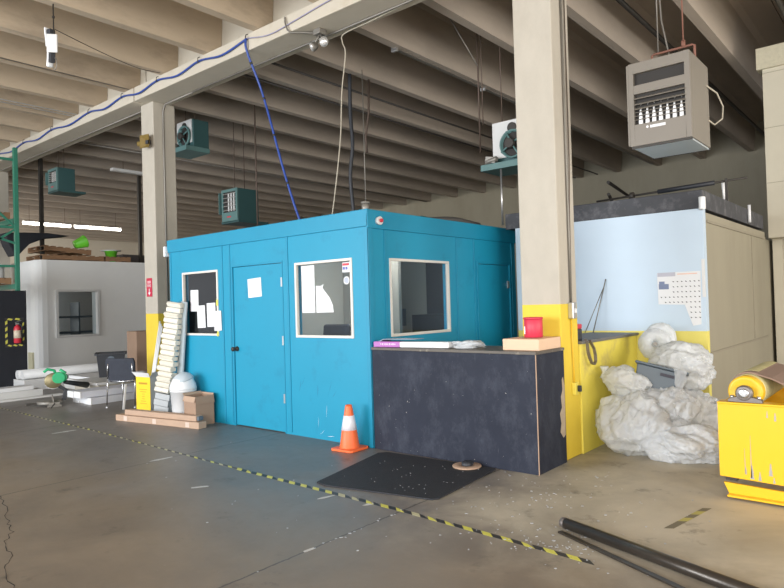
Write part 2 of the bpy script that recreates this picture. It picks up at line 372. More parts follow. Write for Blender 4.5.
struct('concrete_column', MB().box(-10.19, -9.80, 5.625, 6.03, 0, 5.02), M['column'], .012)
struct('concrete_column', MB().box(-17.6, -17.2, 5.625, 6.0, 0, 5.02), M['column'], .012)
struct('wall_back', MB().box(-34, 8, 19.0, 19.3, 0, 6.1), M['beige'])
struct('wall_left', MB().box(-34.2, -33.5, -8, 19.3, 0, 6.1), mat('cream_wall_paint', (0.66, 0.60, 0.50), .8, var=.05, src='World'))
# block wall on the right with an opening below
struct('wall_right', MB().box(-1.83, 4, 11.05, 11.35, 2.35, 4.9).box(-1.83, -1.70, 11.35, 19, 0, 5.0), M['block'])
b = MB()
for k in range(4): b.box(-1.82, 4, 11.042, 11.05, 2.35 + .83 * k - .005, 2.35 + .83 * k + .002)
b2 = MB().box(-1.9, 4, 11.0, 11.35, 4.9, 5.22)
struct('trim_1', b2, M['plaster'])
struct('trim_2', b, M['beige'])
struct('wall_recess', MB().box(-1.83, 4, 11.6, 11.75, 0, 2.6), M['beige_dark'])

# partition room: pale blue front, beige side, black parapet
struct('wall_front', MB().box(-4.20, -1.88, 7.6, 7.7, 0, 2.48), M['lightblue'])
struct('wall_side', MB().box(-1.975, -1.88, 7.702, 11.04, 0, 2.44).box(-4.2, -4.1, 7.702, 11.04, 0, 2.44).box(-1.975, -1.88, 11.04, 11.6, 0, 2.34), M['beige'])
b = MB()
for y in (10.05,): b.box(-1.88, -1.872, y, y + .02, .9, 2.34)
b.box(-1.88, -1.868, 7.72, 11.0, .86, .885).box(-1.88, -1.866, 7.72, 11.0, 2.33, 2.36)
struct('trim_3', b, mat('beige_seam', (0.28, 0.25, 0.185), .6))
struct('trim_4', MB().box(-4.36, -1.885, 7.62, 11.0, 2.482, 2.69), M['band'], .008)
# corner bead with chipped white paint
struct('trim_5', MB().box(-1.912, -1.880, 7.592, 7.60, 1.50, 1.92), M['offwhite'])

# white block-built room on the left
b = MB().box(-16.2, -15.9, 6.55, 14, 0, .995).box(-16.2, -15.9, 6.55, 14, 2.045, 2.80).box(-16.2, -15.9, 7.51, 14, .995, 2.045)
b.prism([(-15.9, 6.32), (-15.93, 6.22), (-16.0, 6.15), (-16.1, 6.12), (-17.6, 6.12), (-17.6, 6.3), (-16.2, 6.3), (-16.2, 6.552), (-15.9, 6.552)], 'z', 0, 2.80)
struct('wall_room_white', b, M['white_wall'])
struct('wall_room_inner', MB().box(-19, -18.9, 6.2, 13, 0, 2.75), M['white_wall'])
wf = MB()
for x0, x1, y0, y1, z0, z1 in ((-15.91, -15.86, 6.50, 6.56, .95, 2.09), (-15.91, -15.86, 7.50, 7.56, .95, 2.09), (-15.91, -15.86, 6.56, 7.50, .95, 1.0), (-15.91, -15.86, 6.56, 7.50, 2.04, 2.09)): wf.box(x0, x1, y0, y1, z0, z1)
win = mk('window_1', wf, M['offwhite'], bevel=.006); win['kind'] = 'structure'
mk('pane', MB().box(-16.02, -16.01, 6.55, 7.51, .99, 2.05), M['glass'], win)
struct('baseboard_left', MB().box(-16.45, -16.2, 6.08, 6.12, 0, .62), mat('cream_corner_board', (0.55, 0.52, 0.36), .7))
one('shelf_unit', MB().box(-17.4, -16.9, 6.6, 8.4, .0, .05).box(-17.4, -16.9, 6.6, 8.4, 1.0, 1.05).box(-17.4, -16.9, 6.6, 8.4, 1.4, 1.45).box(-17.4, -16.9, 6.55, 6.6, 0, 2.0).box(-17.4, -16.9, 8.4, 8.45, 0, 2.0).box(-17.4, -16.9, 7.48, 7.52, 0, 1.8),
    M['crate'], 'grey shelving seen through the window of the white block room', 'shelf', (-17.15, 7.5, 0))

# ------------------------------------------------------------------ the blue office booth
booth = thing('office_booth', 'turquoise blue office booth with two doors and three windows standing inside the warehouse', 'office booth', (-6.5, 5.077, 0))
X0, X1, Y0, Y1, T = -8.49, -4.573, 5.077, 8.237, .09
def holes_x(mb, x0, x1, y0, y1, z1, holes):
    c = x0
    for a, b_, za, zb in sorted(holes):
        mb.box(c, a, y0, y1, 0, z1)
        if za > 0: mb.box(a, b_, y0, y1, 0, za)
        mb.box(a, b_, y0, y1, zb, z1); c = b_
    mb.box(c, x1, y0, y1, 0, z1)
def holes_y(mb, x0, x1, y0, y1, z1, holes):
    c = y0
    for a, b_, za, zb in sorted(holes):
        mb.box(x0, x1, c, a, 0, z1)
        if za > 0: mb.box(x0, x1, a, b_, 0, za)
        mb.box(x0, x1, a, b_, zb, z1); c = b_
    mb.box(x0, x1, c, y1, 0, z1)
b = MB(); holes_x(b, X0, X1, Y0, Y0 + T, 2.50, [(-8.15, -7.30, 1.17, 2.05), (-6.985, -5.995, 0, 2.07), (-5.75, -4.818, 1.165, 2.04)]); mk('front_wall', b, M['blue'], booth)
b = MB(); holes_y(b, X1 - T, X1, Y0 + T, Y1, 2.50, [(5.415, 6.555, 1.16, 2.03), (7.22, 8.06, 0, 2.03)]); mk('side_wall', b, M['blue'], booth)
mk('rear_wall', MB().box(X0, X0 + T, Y0 + T, Y1, 0, 2.5).box(X0 + T, X1 - T, Y1 - T, Y1, 0, 2.5), M['blue'], booth)
mk('roof', MB().box(X0 - .01, X1 + .01, Y0 - .01, Y1 + .01, 2.50, 2.535), M['blue_dk'], booth)
b = MB()
b.box(X0 - .02, X1 + .022, Y0 - .022, Y0 - .001, 2.365, 2.545).box(X1 + .001, X1 + .022, Y0 - .022, Y1 + .05, 2.345, 2.545)
mk('fascia', b, M['blue_dk'], booth, .004)
b = MB()   # cover battens at the panel joints
for x in (-8.47, -7.215, -7.05, -5.90): mk('batten', MB().box(x, x + .03, Y0 - .009, Y0, 0.03, 2.365), M['blue_dk'], booth, .002)
b.box(X1 - .05, X1 + .012, Y0 - .014, Y0, 0.0, 2.36).box(X1, X1 + .014, Y0 - .014, Y0 + .055, 0.0, 2.345)
for y in (5.33, 6.72, 7.13, 8.12): mk('batten', MB().box(X1, X1 + .009, y, y + .03, 0.0, 2.345), M['blue_dk'], booth, .002)
mk('corner_batten', b, M['blue_dk'], booth, .002)
mk('partition', MB().box(-6.93, -6.85, 5.25, 8.1, 0, 2.45).box(-6.84, -5.75, 7.0, 7.06, 0, 2.45), M['interior'], booth)
mk('rear_lining', MB().box(-6.84, -6.11, Y1 - T - .02, Y1 - T - .001, 0, 2.42), M['interior'], booth)
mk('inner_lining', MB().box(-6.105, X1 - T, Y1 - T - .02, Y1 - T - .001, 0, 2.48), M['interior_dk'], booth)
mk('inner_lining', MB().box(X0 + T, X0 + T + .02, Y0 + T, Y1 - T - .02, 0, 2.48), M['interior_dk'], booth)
# doors
d = mk('door', MB().box(-6.975, -6.0, Y0 + .012, Y0 + .055, .012, 2.06), M['blue'], booth, .003)
mk('handle', MB().lathe((-6.925, Y0 - .0, 1.0), [(.032, .0), (.030, -.012), (.011, -.016), (.011, -.045), (.027, -.05), (.030, -.066), (.02, -.078), (0, -.08)], 20, axis='y').cyl((-6.925, Y0 - .0, 1.0), (-6.925, Y0 + .02, 1.0), .032), M['dark'], d)
for z in (.42, 1.12, 1.83): mk('hinge', MB().box(-6.012, -5.985, Y0 - .006, Y0 + .012, z - .055, z + .055), M['alu'], d)
b = MB().box(-7.0, -6.978, Y0 - .006, Y0 + .03, 0, 2.09).box(-5.995, -5.975, Y0 - .006, Y0 + .0, 0, 2.09).box(-6.978, -5.995, Y0 - .006, Y0 + .03, 2.065, 2.09)
mk('door_frame', b, M['blue_dk'], booth, .002)
d = mk('door', MB().box(X1 - .05, X1 - .008, 7.235, 8.045, .012, 2.02), M['blue'], booth, .003)
mk('hinge', MB().box(X1 - .004, X1 + .014, 7.99, 8.03, 1.70, 1.80), M['alu'], d)
mk('hinge', MB().box(X1 - .004, X1 + .014, 7.99, 8.03, .40, .50), M['alu'], d)
b = MB().box(X1, X1 + .016, 7.19, 7.225, 0, 2.06).box(X1, X1 + .016, 8.05, 8.085, 0, 2.06).box(X1, X1 + .016, 7.225, 8.05, 2.025, 2.06)
mk('door_frame', b, M['blue_dk'], booth, .002)
# windows
def win_x(x0, x1, z0, z1, fm):
    f = MB(); t = .028
    f.box(x0 - t, x0, Y0 - .012, Y0 + .03, z0 - t, z1 + t).box(x1, x1 + t, Y0 - .012, Y0 + .03, z0 - t, z1 + t)
    f.box(x0, x1, Y0 - .012, Y0 + .03, z0 - t, z0).box(x0, x1, Y0 - .012, Y0 + .03, z1, z1 + t)
    o = mk('window_frame', f, fm, booth, .002)
    mk('pane', MB().box(x0, x1, Y0 + .020, Y0 + .026, z0, z1), M['glass'], o)
M['wframe'] = mat('cream_window_trim', (0.70, 0.66, 0.60), .5, var=.06)
win_x(-8.125, -7.325, 1.195, 2.025, M['wframe']); win_x(-5.725, -4.843, 1.19, 2.015, M['wframe'])
f = MB(); t = .028; y0, y1, z0, z1 = 5.44, 6.53, 1.19, 2.005
f.box(X1 - .03, X1 + .012, y0 - t, y0, z0 - t, z1 + t).box(X1 - .03, X1 + .012, y1, y1 + t, z0 - t, z1 + t).box(X1 - .03, X1 + .012, y0, y1, z0 - t, z0).box(X1 - .03, X1 + .012, y0, y1, z1, z1 + t)
o = mk('window_frame', f, M['wframe'], booth, .002)
mk('pane', MB().box(X1 - .026, X1 - .02, y0, y1, z0, z1), M['glass'], o)
lp = mk('booth_fill_panel', MB().box(-6.0, -5.4, 5.9, 7.1, 2.44, 2.475), emis('booth_fill_glow', (1, .95, .85), 13), booth)  # added glowing panel to brighten what shows through the booth windows
lp = mk('booth_fill_panel', MB().box(-8.0, -7.5, 6.2, 7.1, 2.44, 2.475), emis('booth_fill_glow_dim', (1, .95, .85), 1.0), booth)  # second added panel, a weak glow for the booth's left part
random.seed(31)
scm = mat('dark_scuff', (0.02, 0.13, 0.26), .6)
for x, z, l, a, mt_ in ((-5.72, .55, .16, 1.3, scm), (-5.66, .62, .12, 1.0, scm), (-5.42, .52, .14, 1.5, scm), (-5.22, .56, .20, 1.2, scm), (-5.15, .50, .10, .9, scm), (-5.42, .16, .12, 1.5, M['reflect']), (-5.36, .05, .10, .6, M['reflect']), (-5.22, .02, .12, .1, M['reflect']), (-5.28, .3, .14, 1.5, M['reflect'])):
    dx, dz = math.cos(a) * l / 2, math.sin(a) * l / 2; wz = .010 if mt_ is scm else .003
    mk('scuff', MB().prism([(x - dx, z - dz + .03), (x, z + .03 - wz), (x + dx, z + dz + .03), (x + wz, z + .03 + wz)], 'y', Y0 - .0008, Y0 - .0001), mt_, booth)
# small siren on the side wall, camera on the roof corner
b = MB().box(X1 + .022, X1 + .05, 5.17, 5.27, 2.365, 2.45)
o = one('alarm_siren', MB().cyl((X1 + .022, 5.22, 2.43), (X1 + .06, 5.22, 2.43), .045).cyl((X1 + .06, 5.22, 2.43), (X1 + .085, 5.22, 2.43), .02, mi=1), [M['offwhite'], M['red']],
    'small round white and red siren high on the side of the blue booth', 'siren', (X1 + .022, 5.22, 2.43))
one('roof_vent_stub', MB().cyl((-4.75, 5.25, 2.535), (-4.75, 5.25, 2.66), .045).cyl((-4.75, 5.25, 2.645), (-4.75, 5.25, 2.665), .052), M['galv'], 'short grey pipe stub at the corner of the blue booth roof', 'pipe', (-4.75, 5.25, 2.535))
t = thing('sensor_lamp', 'little white sensor box on the left top corner of the blue booth', 'sensor', (-8.55, 5.06, 2.37))
mk('housing', MB().box(-8.56, -8.512, 5.02, 5.12, 2.31, 2.46), M['white'], t, .01)
mk('bracket', MB().box(-8.513, -8.49, 5.05, 5.09, 2.36, 2.40), M['alu'], t)

# papers and stickers
def paper(name, label, cat, x0, x1, z0, z1, y, mt=None, tilt=0, lines=0, group=None, poly=None):
    b = MB()
    cx, cz = (x0 + x1) / 2, (z0 + z1) / 2
    T_ = Matrix.Translation((cx, y, cz)) @ Matrix.Rotation(tilt, 4, 'Y') @ Matrix.Translation((-cx, -y, -cz)); b.T = T_
    if poly: b.prism(poly, 'y', y - .002, y)
    else: b.box(x0, x1, y - .002, y, z0, z1)
    for k in range(lines):
        zz = z1 - (z1 - z0) * (.12 + .76 * k / max(1, lines))
        b.box(x0 + (x1 - x0) * .15, x1 - (x1 - x0) * (.15 + .3 * random.random()), y - .0028, y - .002, zz - .003, zz + .002, 1)
    return one(name, b, [mt or M['paper'], M['brownink'] if mt is M['ylwbox'] else mat('grey_print', (0.45, 0.45, 0.48), .8)], label, cat, (cx, y, cz), group)
yp = Y0 - .014
paper('door_notice', 'white paper notice taped to the front door of the blue booth', 'notice', -6.67, -6.40, 1.66, 1.90, Y0 + .010, tilt=R(-3), lines=2)
g1 = 'paper notices on the left window of the booth'
paper('paper_notice', 'narrow white notice, highest and leftmost on the booth window by the trash bin', 'notice', -7.99, -7.80, 1.50, 1.80, Y0 + .019, tilt=R(1), lines=5, group=g1)
paper('paper_notice', 'second white notice from the left on the booth window by the trash bin', 'notice', -7.83, -7.64, 1.27, 1.58, Y0 + .017, tilt=R(-2), lines=6, group=g1)
paper('paper_notice', 'wide white notice, third from left on the booth window by the trash bin', 'notice', -7.60, -7.40, 1.285, 1.61, Y0 + .019, tilt=R(-1), lines=6, group=g1)
paper('paper_notice', 'white notice overlapping the right frame of the booth window by the trash bin', 'notice', -7.39, -7.225, 1.235, 1.50, Y0 - .014, tilt=R(-2), lines=5, group=g1)
paper('tape_piece', 'small yellow tape piece above the notice on the right frame of the booth window', 'tape', -7.335, -7.295, 1.57, 1.65, Y0 - .013, mt=M['tape_y'])
paper('tape_piece', 'small yellow tape piece below the notice on the right frame of the booth window', 'tape', -7.335, -7.295, 1.16, 1.225, Y0 - .013, mt=M['tape_y'], tilt=R(12))
paper('paper_notice', 'long white paper sheet on the booth window to the right of the front door', 'notice', -5.66, -5.44, 1.45, 2.0, Y0 + .019, lines=0)
paper('paper_notice', 'white paper with curved torn edge on the booth window right of the door', 'notice', -5.43, -5.15, 1.45, 1.75, Y0 + .019,
      poly=[(-5.42, 1.45), (-5.14, 1.45), (-5.15, 1.53), (-5.20, 1.62), (-5.28, 1.70), (-5.31, 1.735), (-5.29, 1.775), (-5.34, 1.755), (-5.42, 1.76)])
o = paper('window_sticker', 'white backing of the square sticker in the top right corner of the booth window', 'sticker', -4.985, -4.87, 1.89, 2.0, Y0 + .019, lines=0)
one('window_sticker', MB().box(-4.975, -4.945, Y0 + .0155, Y0 + .017, 1.92, 1.95).box(-4.935, -4.905, Y0 + .0155, Y0 + .017, 1.92, 1.95).box(-4.98, -4.88, Y0 + .0155, Y0 + .017, 1.965, 1.99, 1),
    [mat('sticker_blue', (0.1, 0.12, 0.4), .5), M['red']], 'printed red and blue face of the square sticker in the booth window', 'sticker', (-4.93, Y0 + .017, 1.93))
one('window_sticker', MB().cyl((-4.925, Y0 + .0195, 1.80), (-4.925, Y0 + .0155, 1.80), .045, n=28).cyl((-4.925, Y0 + .0155, 1.80), (-4.925, Y0 + .015, 1.80), .033, n=28, mi=1),
    [M['paper'], mat('sticker_grey', (0.42, 0.46, 0.55), .5)], 'round pale sticker below the square one in the booth window', 'sticker', (-4.925, Y0 + .017, 1.80))
# inside the booth
t = thing('office_chair', 'dark high-backed chair seen through the booth window right of the front door', 'chair', (-5.75, 5.75, 0))
mk('backrest', MB().obox((-5.75, 5.72, .98), (.44, .09, .62), (R(-6), 0, 0)), M['blackcloth'], t, .04, seg=4)
mk('seat', MB().box(-5.98, -5.52, 5.74, 6.2, .44, .53), M['blackcloth'], t, .03)
mk('gas_column', MB().cyl((-5.75, 5.97, .08), (-5.75, 5.97, .44), .03), M['dark'], t)
b = MB()
for k in range(5): b.bar((-5.75, 5.97, .09), (-5.75 + .28 * math.cos(k * 1.257), 5.97 + .28 * math.sin(k * 1.257), .03), .04, .03)
mk('star_base', b, M['dark'], t)
t = thing('desk', 'desk inside the blue booth seen through its windows', 'desk', (-5.2, 6.5, 0))
mk('desk_top', MB().box(-6.82, -5.9, 6.2, 6.95, .72, .75), M['offwhite'], t, .004)
for x, y in ((-6.78, 6.24), (-5.96, 6.24), (-6.78, 6.9), (-5.96, 6.9)): mk('leg', MB().box(x, x + .04, y, y + .04, 0, .72), M['dark'], t)
one('paper_stack', MB().obox((-6.3, 6.45, .79), (.3, .22, .08), (0, 0, .2)).obox((-6.28, 6.46, .85), (.28, .21, .04), (0, 0, .5)), M['paper'], 'heap of papers on the desk inside the booth', 'papers', (-6.3, 6.45, .75))
one('filing_cabinet', MB().box(-6.0, -5.2, 7.6, 8.10, 0, 1.35), M['black'], 'dark cabinet inside the blue booth behind the side window', 'cabinet', (-5.6, 7.85, 0), bevel=.006)
one('paper_notice', MB().box(-6.66, -6.53, 8.122, 8.126, 1.16, 1.44), M['crate'], 'small grey sheet pinned on the inner wall seen through the side window', 'notice', (-6.6, 8.124, 1.3))

# ------------------------------------------------------------------ black counter
t = thing('counter', 'long black scratched plywood counter standing between the blue booth and the concrete column', 'counter', (-3.6, 5.3, 0))
mk('front_panel', MB().box(-4.545, -2.64, 5.06, 5.085, 0, 1.045), M['black_board'], t, .003)
mk('side_panel', MB().box(-2.665, -2.64, 5.0855, 5.62, 0, 1.045), M['black_board'], t, .003)
mk('back_panel', MB().box(-4.545, -2.666, 5.595, 5.62, 0, 1.045).box(-4.545, -4.52, 5.0855, 5.595, 0, 1.045), M['black_board'], t)
mk('counter_top', MB().box(-4.55, -2.632, 5.05, 5.622, 1.0455, 1.072), mat('worn_counter_top', (0.10, 0.085, 0.07), .5, var=.3, vs_=6, dirt=((0.30, 0.26, 0.2), 9, .56, .7)), t, .003)
mk('corner_trim', MB().box(-2.6405, -2.6345, 5.054, 5.062, 0, 1.045), M['card_light'], t)
# bare plaster patch on the side panel
random.seed(3)
pts = [(5.50, .30), (5.56, .24), (5.605, .26), (5.61, .72), (5.585, .80), (5.56, .78), (5.565, .68), (5.53, .62), (5.545, .52), (5.50, .47), (5.525, .38)]
b = MB().prism(pts, 'x', -2.6398, -2.638); mk('bare_patch', b, mat('bare_plaster', (0.42, 0.34, 0.25), .9, var=.25, vs_=20), t)
t = thing('banner_box', 'long purple and white printed carton lying on the left end of the black counter', 'carton', (-4.2, 5.2, 1.072))
mk('purple_end', MB().obox((-4.37, 5.14, 1.104), (.33, .12, .06), (0, 0, R(6))), M['purple'], t, .008)
mk('white_body', MB().obox((-3.92, 5.187, 1.104), (.575, .118, .058), (0, 0, R(6))), M['white'], t, .008)
b = MB()
for k in range(9): b.obox((-4.43 + .022 * k, 5.0715 + .0023 * k, 1.108), (.012, .002, .010 + .006 * (k % 2)), (0, 0, R(6)))
mk('lettering', b, mat('pale_print', (0.8, 0.7, 0.8), .6), t)
one('foil_strip', MB().prism([(-4.60, 1.02), (-4.52, 1.10), (-4.42, 1.152), (-4.0, 1.158), (-4.0, 1.164), (-4.42, 1.160), (-4.54, 1.115), (-4.61, 1.03)], 'y', 5.10, 5.26),
    mat('grey_film', (0.20, 0.24, 0.32), .4), 'grey plastic strip draped over the purple end of the carton on the counter', 'strip', (-4.3, 5.18, 1.072))
from mathutils.bvhtree import BVHTree
SOLID = []
FAX = [Vector(k_).normalized() for k_ in ((1, .2, .6), (.2, .3, 1), (-.8, .1, .7), (.9, .5, -.2), (-.3, .8, .6), (.5, -.4, .9))]
def crumple(name, label, cat, c, rad, seed, amp=.25, mt=None, sub=4, flat=None, group=None, rot=0, fr=1.6, sq=0, settle=False):
    bm = bmesh.new(); bmesh.ops.create_icosphere(bm, subdivisions=sub, radius=1)
    Rm = Matrix.Rotation(rot, 3, 'Y'); so = Vector((seed * 7.3, seed * 3.1, seed * 5.7))
    for v in bm.verts:
        p = v.co.copy(); q = p * fr + so; q0 = Vector((q.x, q.y, q.z)); fa = p.dot(FAX[seed % 6]); q = q0 - FAX[seed % 6] * fa * fr * .62
        r = 1 + amp * noise.noise(q) * 1.3
        for k, (f_, a_) in enumerate(((1.6, .75), (3.4, .42), (7.5, .15), (15, .05))):
            r += amp * a_ * (0.45 - abs(noise.noise(q * f_ + Vector((k * 9, 0, 0)))) * 1.9)
        d = Vector((p.x * rad[0], p.y * rad[1], p.z * rad[2])) * r
        v.co = Rm @ d + Vector(c)
        if settle:
            for tr in SOLID:
                hit = tr.find_nearest(v.co)
                if hit[0] is not None and (v.co - hit[0]).dot(hit[1]) < 0 and hit[3] < .4: v.co = hit[0] + hit[1] * .004
            v.co.x = max(v.co.x, -2.612); v.co.y = min(v.co.y, 7.585)
        if flat is not None and v.co.z < flat: v.co.z = flat + .0015 * abs(noise.noise(q * 6))
    if settle: SOLID.append(BVHTree.FromBMesh(bm))
    me = bpy.data.meshes.new(name); bm.to_mesh(me); bm.free()
    for p in me.polygons: p.use_smooth = True
    me.materials.append(mt or M['bag'])
    o = bpy.data.objects.new(name, me); COL.objects.link(o)
    base = (c[0], c[1], flat if flat is not None else c[2])
    origin(o, base); return tag(o, label, cat, group)
crumple('plastic_wrap', 'crumpled clear plastic film lying beside the white carton on the black counter', 'plastic film', (-3.50, 5.30, 1.10), (.17, .10, .05), 3, .5, flat=1.0735)
t = thing('bread_board', 'pale tan wooden block lying on the right end of the black counter', 'wooden box', (-2.83, 5.3, 1.072))
one_box = mk('block', MB().box(-3.02, -2.655, 5.16, 5.595, 1.073, 1.175), M['tan'], t, .004)
t.name = 'wooden_block'
t = thing('red_can', 'small red can with a lid standing on the tan block by the yellow column foot', 'can', (-2.84, 5.42, 1.176))
mk('body', MB().lathe((-2.84, 5.42, 1.177), [(.082, 0), (.086, .004), (.086, .165), (.083, .168)], 32), M['pinkred'], t)
mk('lid', MB().lathe((-2.84, 5.42, 1.346), [(.089, 0), (.091, .004), (.091, .016), (.081, .018), (.077, .010), (0, .010)], 32), M['pinkred'], t)
mk('label_patch', MB().box(-2.895, -2.885, 5.345, 5.352, 1.21, 1.28), M['reflect'], t)

# ------------------------------------------------------------------ yellow dwarf counter behind the column
t = thing('yellow_counter', 'waist-high yellow counter with grey top running from the column to the pale blue wall', 'counter', (-2.9, 6.8, 0))
mk('body', MB().box(-3.20, -2.645, 6.005, 7.595, 0, 1.075), M['yellow_wall'], t, .004)
mk('counter_top', MB().box(-3.21, -2.62, 6.003, 7.597, 1.076, 1.105), M['greytop'], t, .003)
b = MB()
P_ = [(-2.64, 6.09, 1.110), (-2.612, 6.09, 1.106), (-2.608, 6.10, 1.0), (-2.60, 6.12, .93), (-2.595, 6.16, .875), (-2.595, 6.21, .86), (-2.595, 6.25, .89), (-2.60, 6.26, .95), (-2.605, 6.24, 1.02), (-2.608, 6.19, 1.07), (-2.612, 6.16, 1.106)]
for i in range(len(P_) - 1): b.bar(P_[i], P_[i + 1], .012, .03, up=(1, 0, 0))
one('hanging_strap', b, M['steel'], 'dark strap looped over the edge of the yellow counter beside the column', 'strap', (-2.61, 6.15, 1.1))
t = thing('red_tool_case', 'small dark case with a red lid on the grey counter top behind the column', 'case', (-2.75, 6.12, 1.105))
mk('body', MB().box(-2.82, -2.69, 6.06, 6.17, 1.106, 1.22), M['black'], t, .01)
mk('lid', MB().box(-2.82, -2.69, 6.06, 6.17, 1.221, 1.27), M['red'], t, .01)
t = thing('leaning_rods', 'two thin grey rods leaning against the pale blue wall above the grey counter top', 'rods', (-3.1, 7.4, 1.105))
mk('rod', MB().cyl((-3.10, 7.42, 1.109), (-2.99, 7.588, 1.75), .006), M['galv'], t)
mk('rod', MB().cyl((-3.20, 7.42, 1.109), (-3.02, 7.588, 1.65), .005), M['galv'], t)
# electrics on the big column
t = thing('conduit_run', 'grey electrical conduit with switch box running down the right side of the front column', 'conduit', (-2.64, 5.83, 1.4))
mk('conduit', MB().tube([(-2.645, 5.82, 4.9), (-2.645, 5.825, 3.2), (-2.645, 5.83, 2.2), (-2.645, 5.83, 1.49)], .011), M['galv'], t)
mk('conduit', MB().tube([(-2.647, 5.90, 4.9), (-2.647, 5.90, 2.9), (-2.645, 5.86, 2.4), (-2.645, 5.84, 1.49)], .006), M['rod'], t)
sb = mk('switch_box', MB().box(-2.66, -2.605, 5.785, 5.865, 1.335, 1.49), M['alu'], t, .006)
mk('toggle', MB().box(-2.605, -2.59, 5.818, 5.832, 1.39, 1.43), M['white'], sb)
mk('cord', MB().tube([(-2.648, 5.825, 1.335), (-2.645, 5.83, 1.1), (-2.645, 5.845, .85), (-2.645, 5.84, .70)], .007), M['ylw2'], t)
ob = mk('outlet_box', MB().box(-2.66, -2.62, 5.815, 5.885, .60, .72), M['yellow_wall'], t, .006)
mk('plug', MB().box(-2.62, -2.585, 5.85, 5.88, .63, .69), M['black'], ob, .006)

# ------------------------------------------------------------------ poster on the pale blue wall
random.seed(11)
t = thing('wall_chart', 'torn white wall chart with rows of small printed pictures on the pale blue wall', 'poster', (-2.15, 7.6, 1.5))
mk('sheet', MB().prism([(-2.39, 1.79), (-1.925, 1.79), (-1.935, 1.20), (-2.02, 1.185), (-2.05, 1.27), (-2.10, 1.42), (-2.385, 1.43)], 'y', 7.594, 7.599), M['paper'], t)
b = MB()
for r_ in range(8):
    for c_ in range(10):
        x = -2.36 + .045 * c_; z = 1.69 - .058 * r_
        if r_ < 3 and c_ < 3: continue
        if r_ > 4 and c_ < 7: continue
        if r_ == 4 and c_ < 1: continue
        b.prism([(x, z), (x + .012, z - .002), (x + .022, z - .012), (x + .008, z - .014)], 'y', 7.5925, 7.594)
b.box(-2.375, -2.265, 7.5925, 7.594, 1.60, 1.66, 1).box(-2.37, -2.31, 7.5925, 7.594, 1.66, 1.69, 1).box(-2.375, -2.27, 7.5925, 7.594, 1.755, 1.775, 2).box(-2.17, -1.96, 7.5925, 7.594, 1.76, 1.772, 3)
b.box(-2.385, -2.19, 7.592, 7.5925, 1.745, 1.79, 2)
mk('printing', b, [M['ink'], mat('chart_blue', (0.18, 0.22, 0.34), .7), mat('chart_header', (0.45, 0.45, 0.52), .7), mat('chart_peach', (0.75, 0.5, 0.4), .7)], t)

# ------------------------------------------------------------------ traffic cone
t = thing('traffic_cone', 'orange traffic cone with a white reflective collar in front of the blue booth corner', 'traffic cone', (-4.73, 4.89, 0))
cx, cy = -4.75, 4.89
T_ = Matrix.Translation((cx, cy, 0)) @ Matrix.Rotation(R(3), 4, 'Z')
b = MB(T_); b.prism([(-.15, -.125), (-.125, -.15), (.125, -.15), (.15, -.125), (.15, .125), (.125, .15), (-.125, .15), (-.15, .125)], 'z', .001, .026)
mk('base', b, M['orange'], t, .006)
mk('cone', MB().lathe((cx, cy, .026), [(.112, 0), (.104, .010), (.082, .17), (.040, .415), (.036, .44), (.031, .445), (.027, .41), (.0, .40)], 36), M['orange'], t)
mk('collar', MB().lathe((cx, cy, .026), [(.0818, .185), (.0835, .185), (.0560, .335), (.0540, .335)], 36), M['reflect'], t)
# ------------------------------------------------------------------ mat, disc, tape, pipe
o = one('rubber_mat', MB().prism([(-4.10, 3.80), (-3.98, 3.77), (-2.99, 3.97), (-2.96, 4.02), (-3.04, 5.0), (-3.06, 5.03), (-4.30, 4.98), (-4.36, 4.90)], 'z', .001, .013), M['rubber'], 'black rubber floor mat in front of the black counter', 'mat', (-3.65, 4.4, 0), bevel=.003)
t = thing('reel_disc', 'round brown disc with a dark lump in its hole on the rubber mat', 'disc', (-3.30, 4.93, .013))
mk('disc', MB().lathe((-3.30, 4.93, .0145), [(.05, 0), (.13, 0), (.133, .004), (.133, .010), (.13, .013), (.055, .013), (.05, .010)], 40), M['card_light'], t)
mk('core', MB().lathe((-3.30, 4.93, .0145), [(.048, 0), (.052, .015), (.05, .035), (.03, .052), (.01, .05), (0, .045)], 14).obox((-3.27, 4.95, .045), (.05, .04, .035), (.3, .2, .5)), M['black'], t)

def tape_strip():
    pts = [(-11.9, 3.91), (-8.161, 3.847), (-4.898, 3.703), (-3.052, 3.656), (-1.50, 3.56)]
    def at(x):
        for (xa, ya), (xb, yb) in zip(pts, pts[1:]):
            if xa <= x <= xb: return ya + (yb - ya) * (x - xa) / (xb - xa)
        return pts[-1][1]
    random.seed(5); b = MB(); wv = .026; x = -11.9; per = .155
    z = .0012
    while x < -1.56:
        far = x < -5.2
        a = x; c = x + per * (.5 if not far else .42); e = x + per; sk = .05
        def quad(u0, u1, mi, ww=wv):
            p = [(u0, at(u0) - ww, z), (u1, at(u1) - ww, z), (u1 + (-sk), at(u1) + ww, z), (u0 - sk, at(u0) + ww, z)]
            if random.random() < .3: p[2] = (p[2][0] - .02, p[2][1] - .01, z)
            b.add([(q[0], q[1], q[2] - .0008) for q in p] + p, [(4, 5, 6, 7), (0, 1, 5, 4), (1, 2, 6, 5), (2, 3, 7, 6), (3, 0, 4, 7), (0, 1, 2, 3)], mi)
        miss = random.random()
        if far:
            if True: quad(a, c, 2 if random.random() < .8 else 0, wv * .62)
            quad(c, e, 3, wv * .6)
        else:
            quad(a, c, 0 if miss > .07 else 2)
            quad(c, e, 1)
        x += per
    return b
one('floor_tape', tape_strip(), [M['tape_y'], M['tape_k'], M['tape_w'], mat('dust_black_tape', (0.09, 0.088, 0.086), .6)], 'long worn yellow and black hazard tape line stuck across the whole floor', 'floor tape', (-4, 3.7, 0))
b = MB()
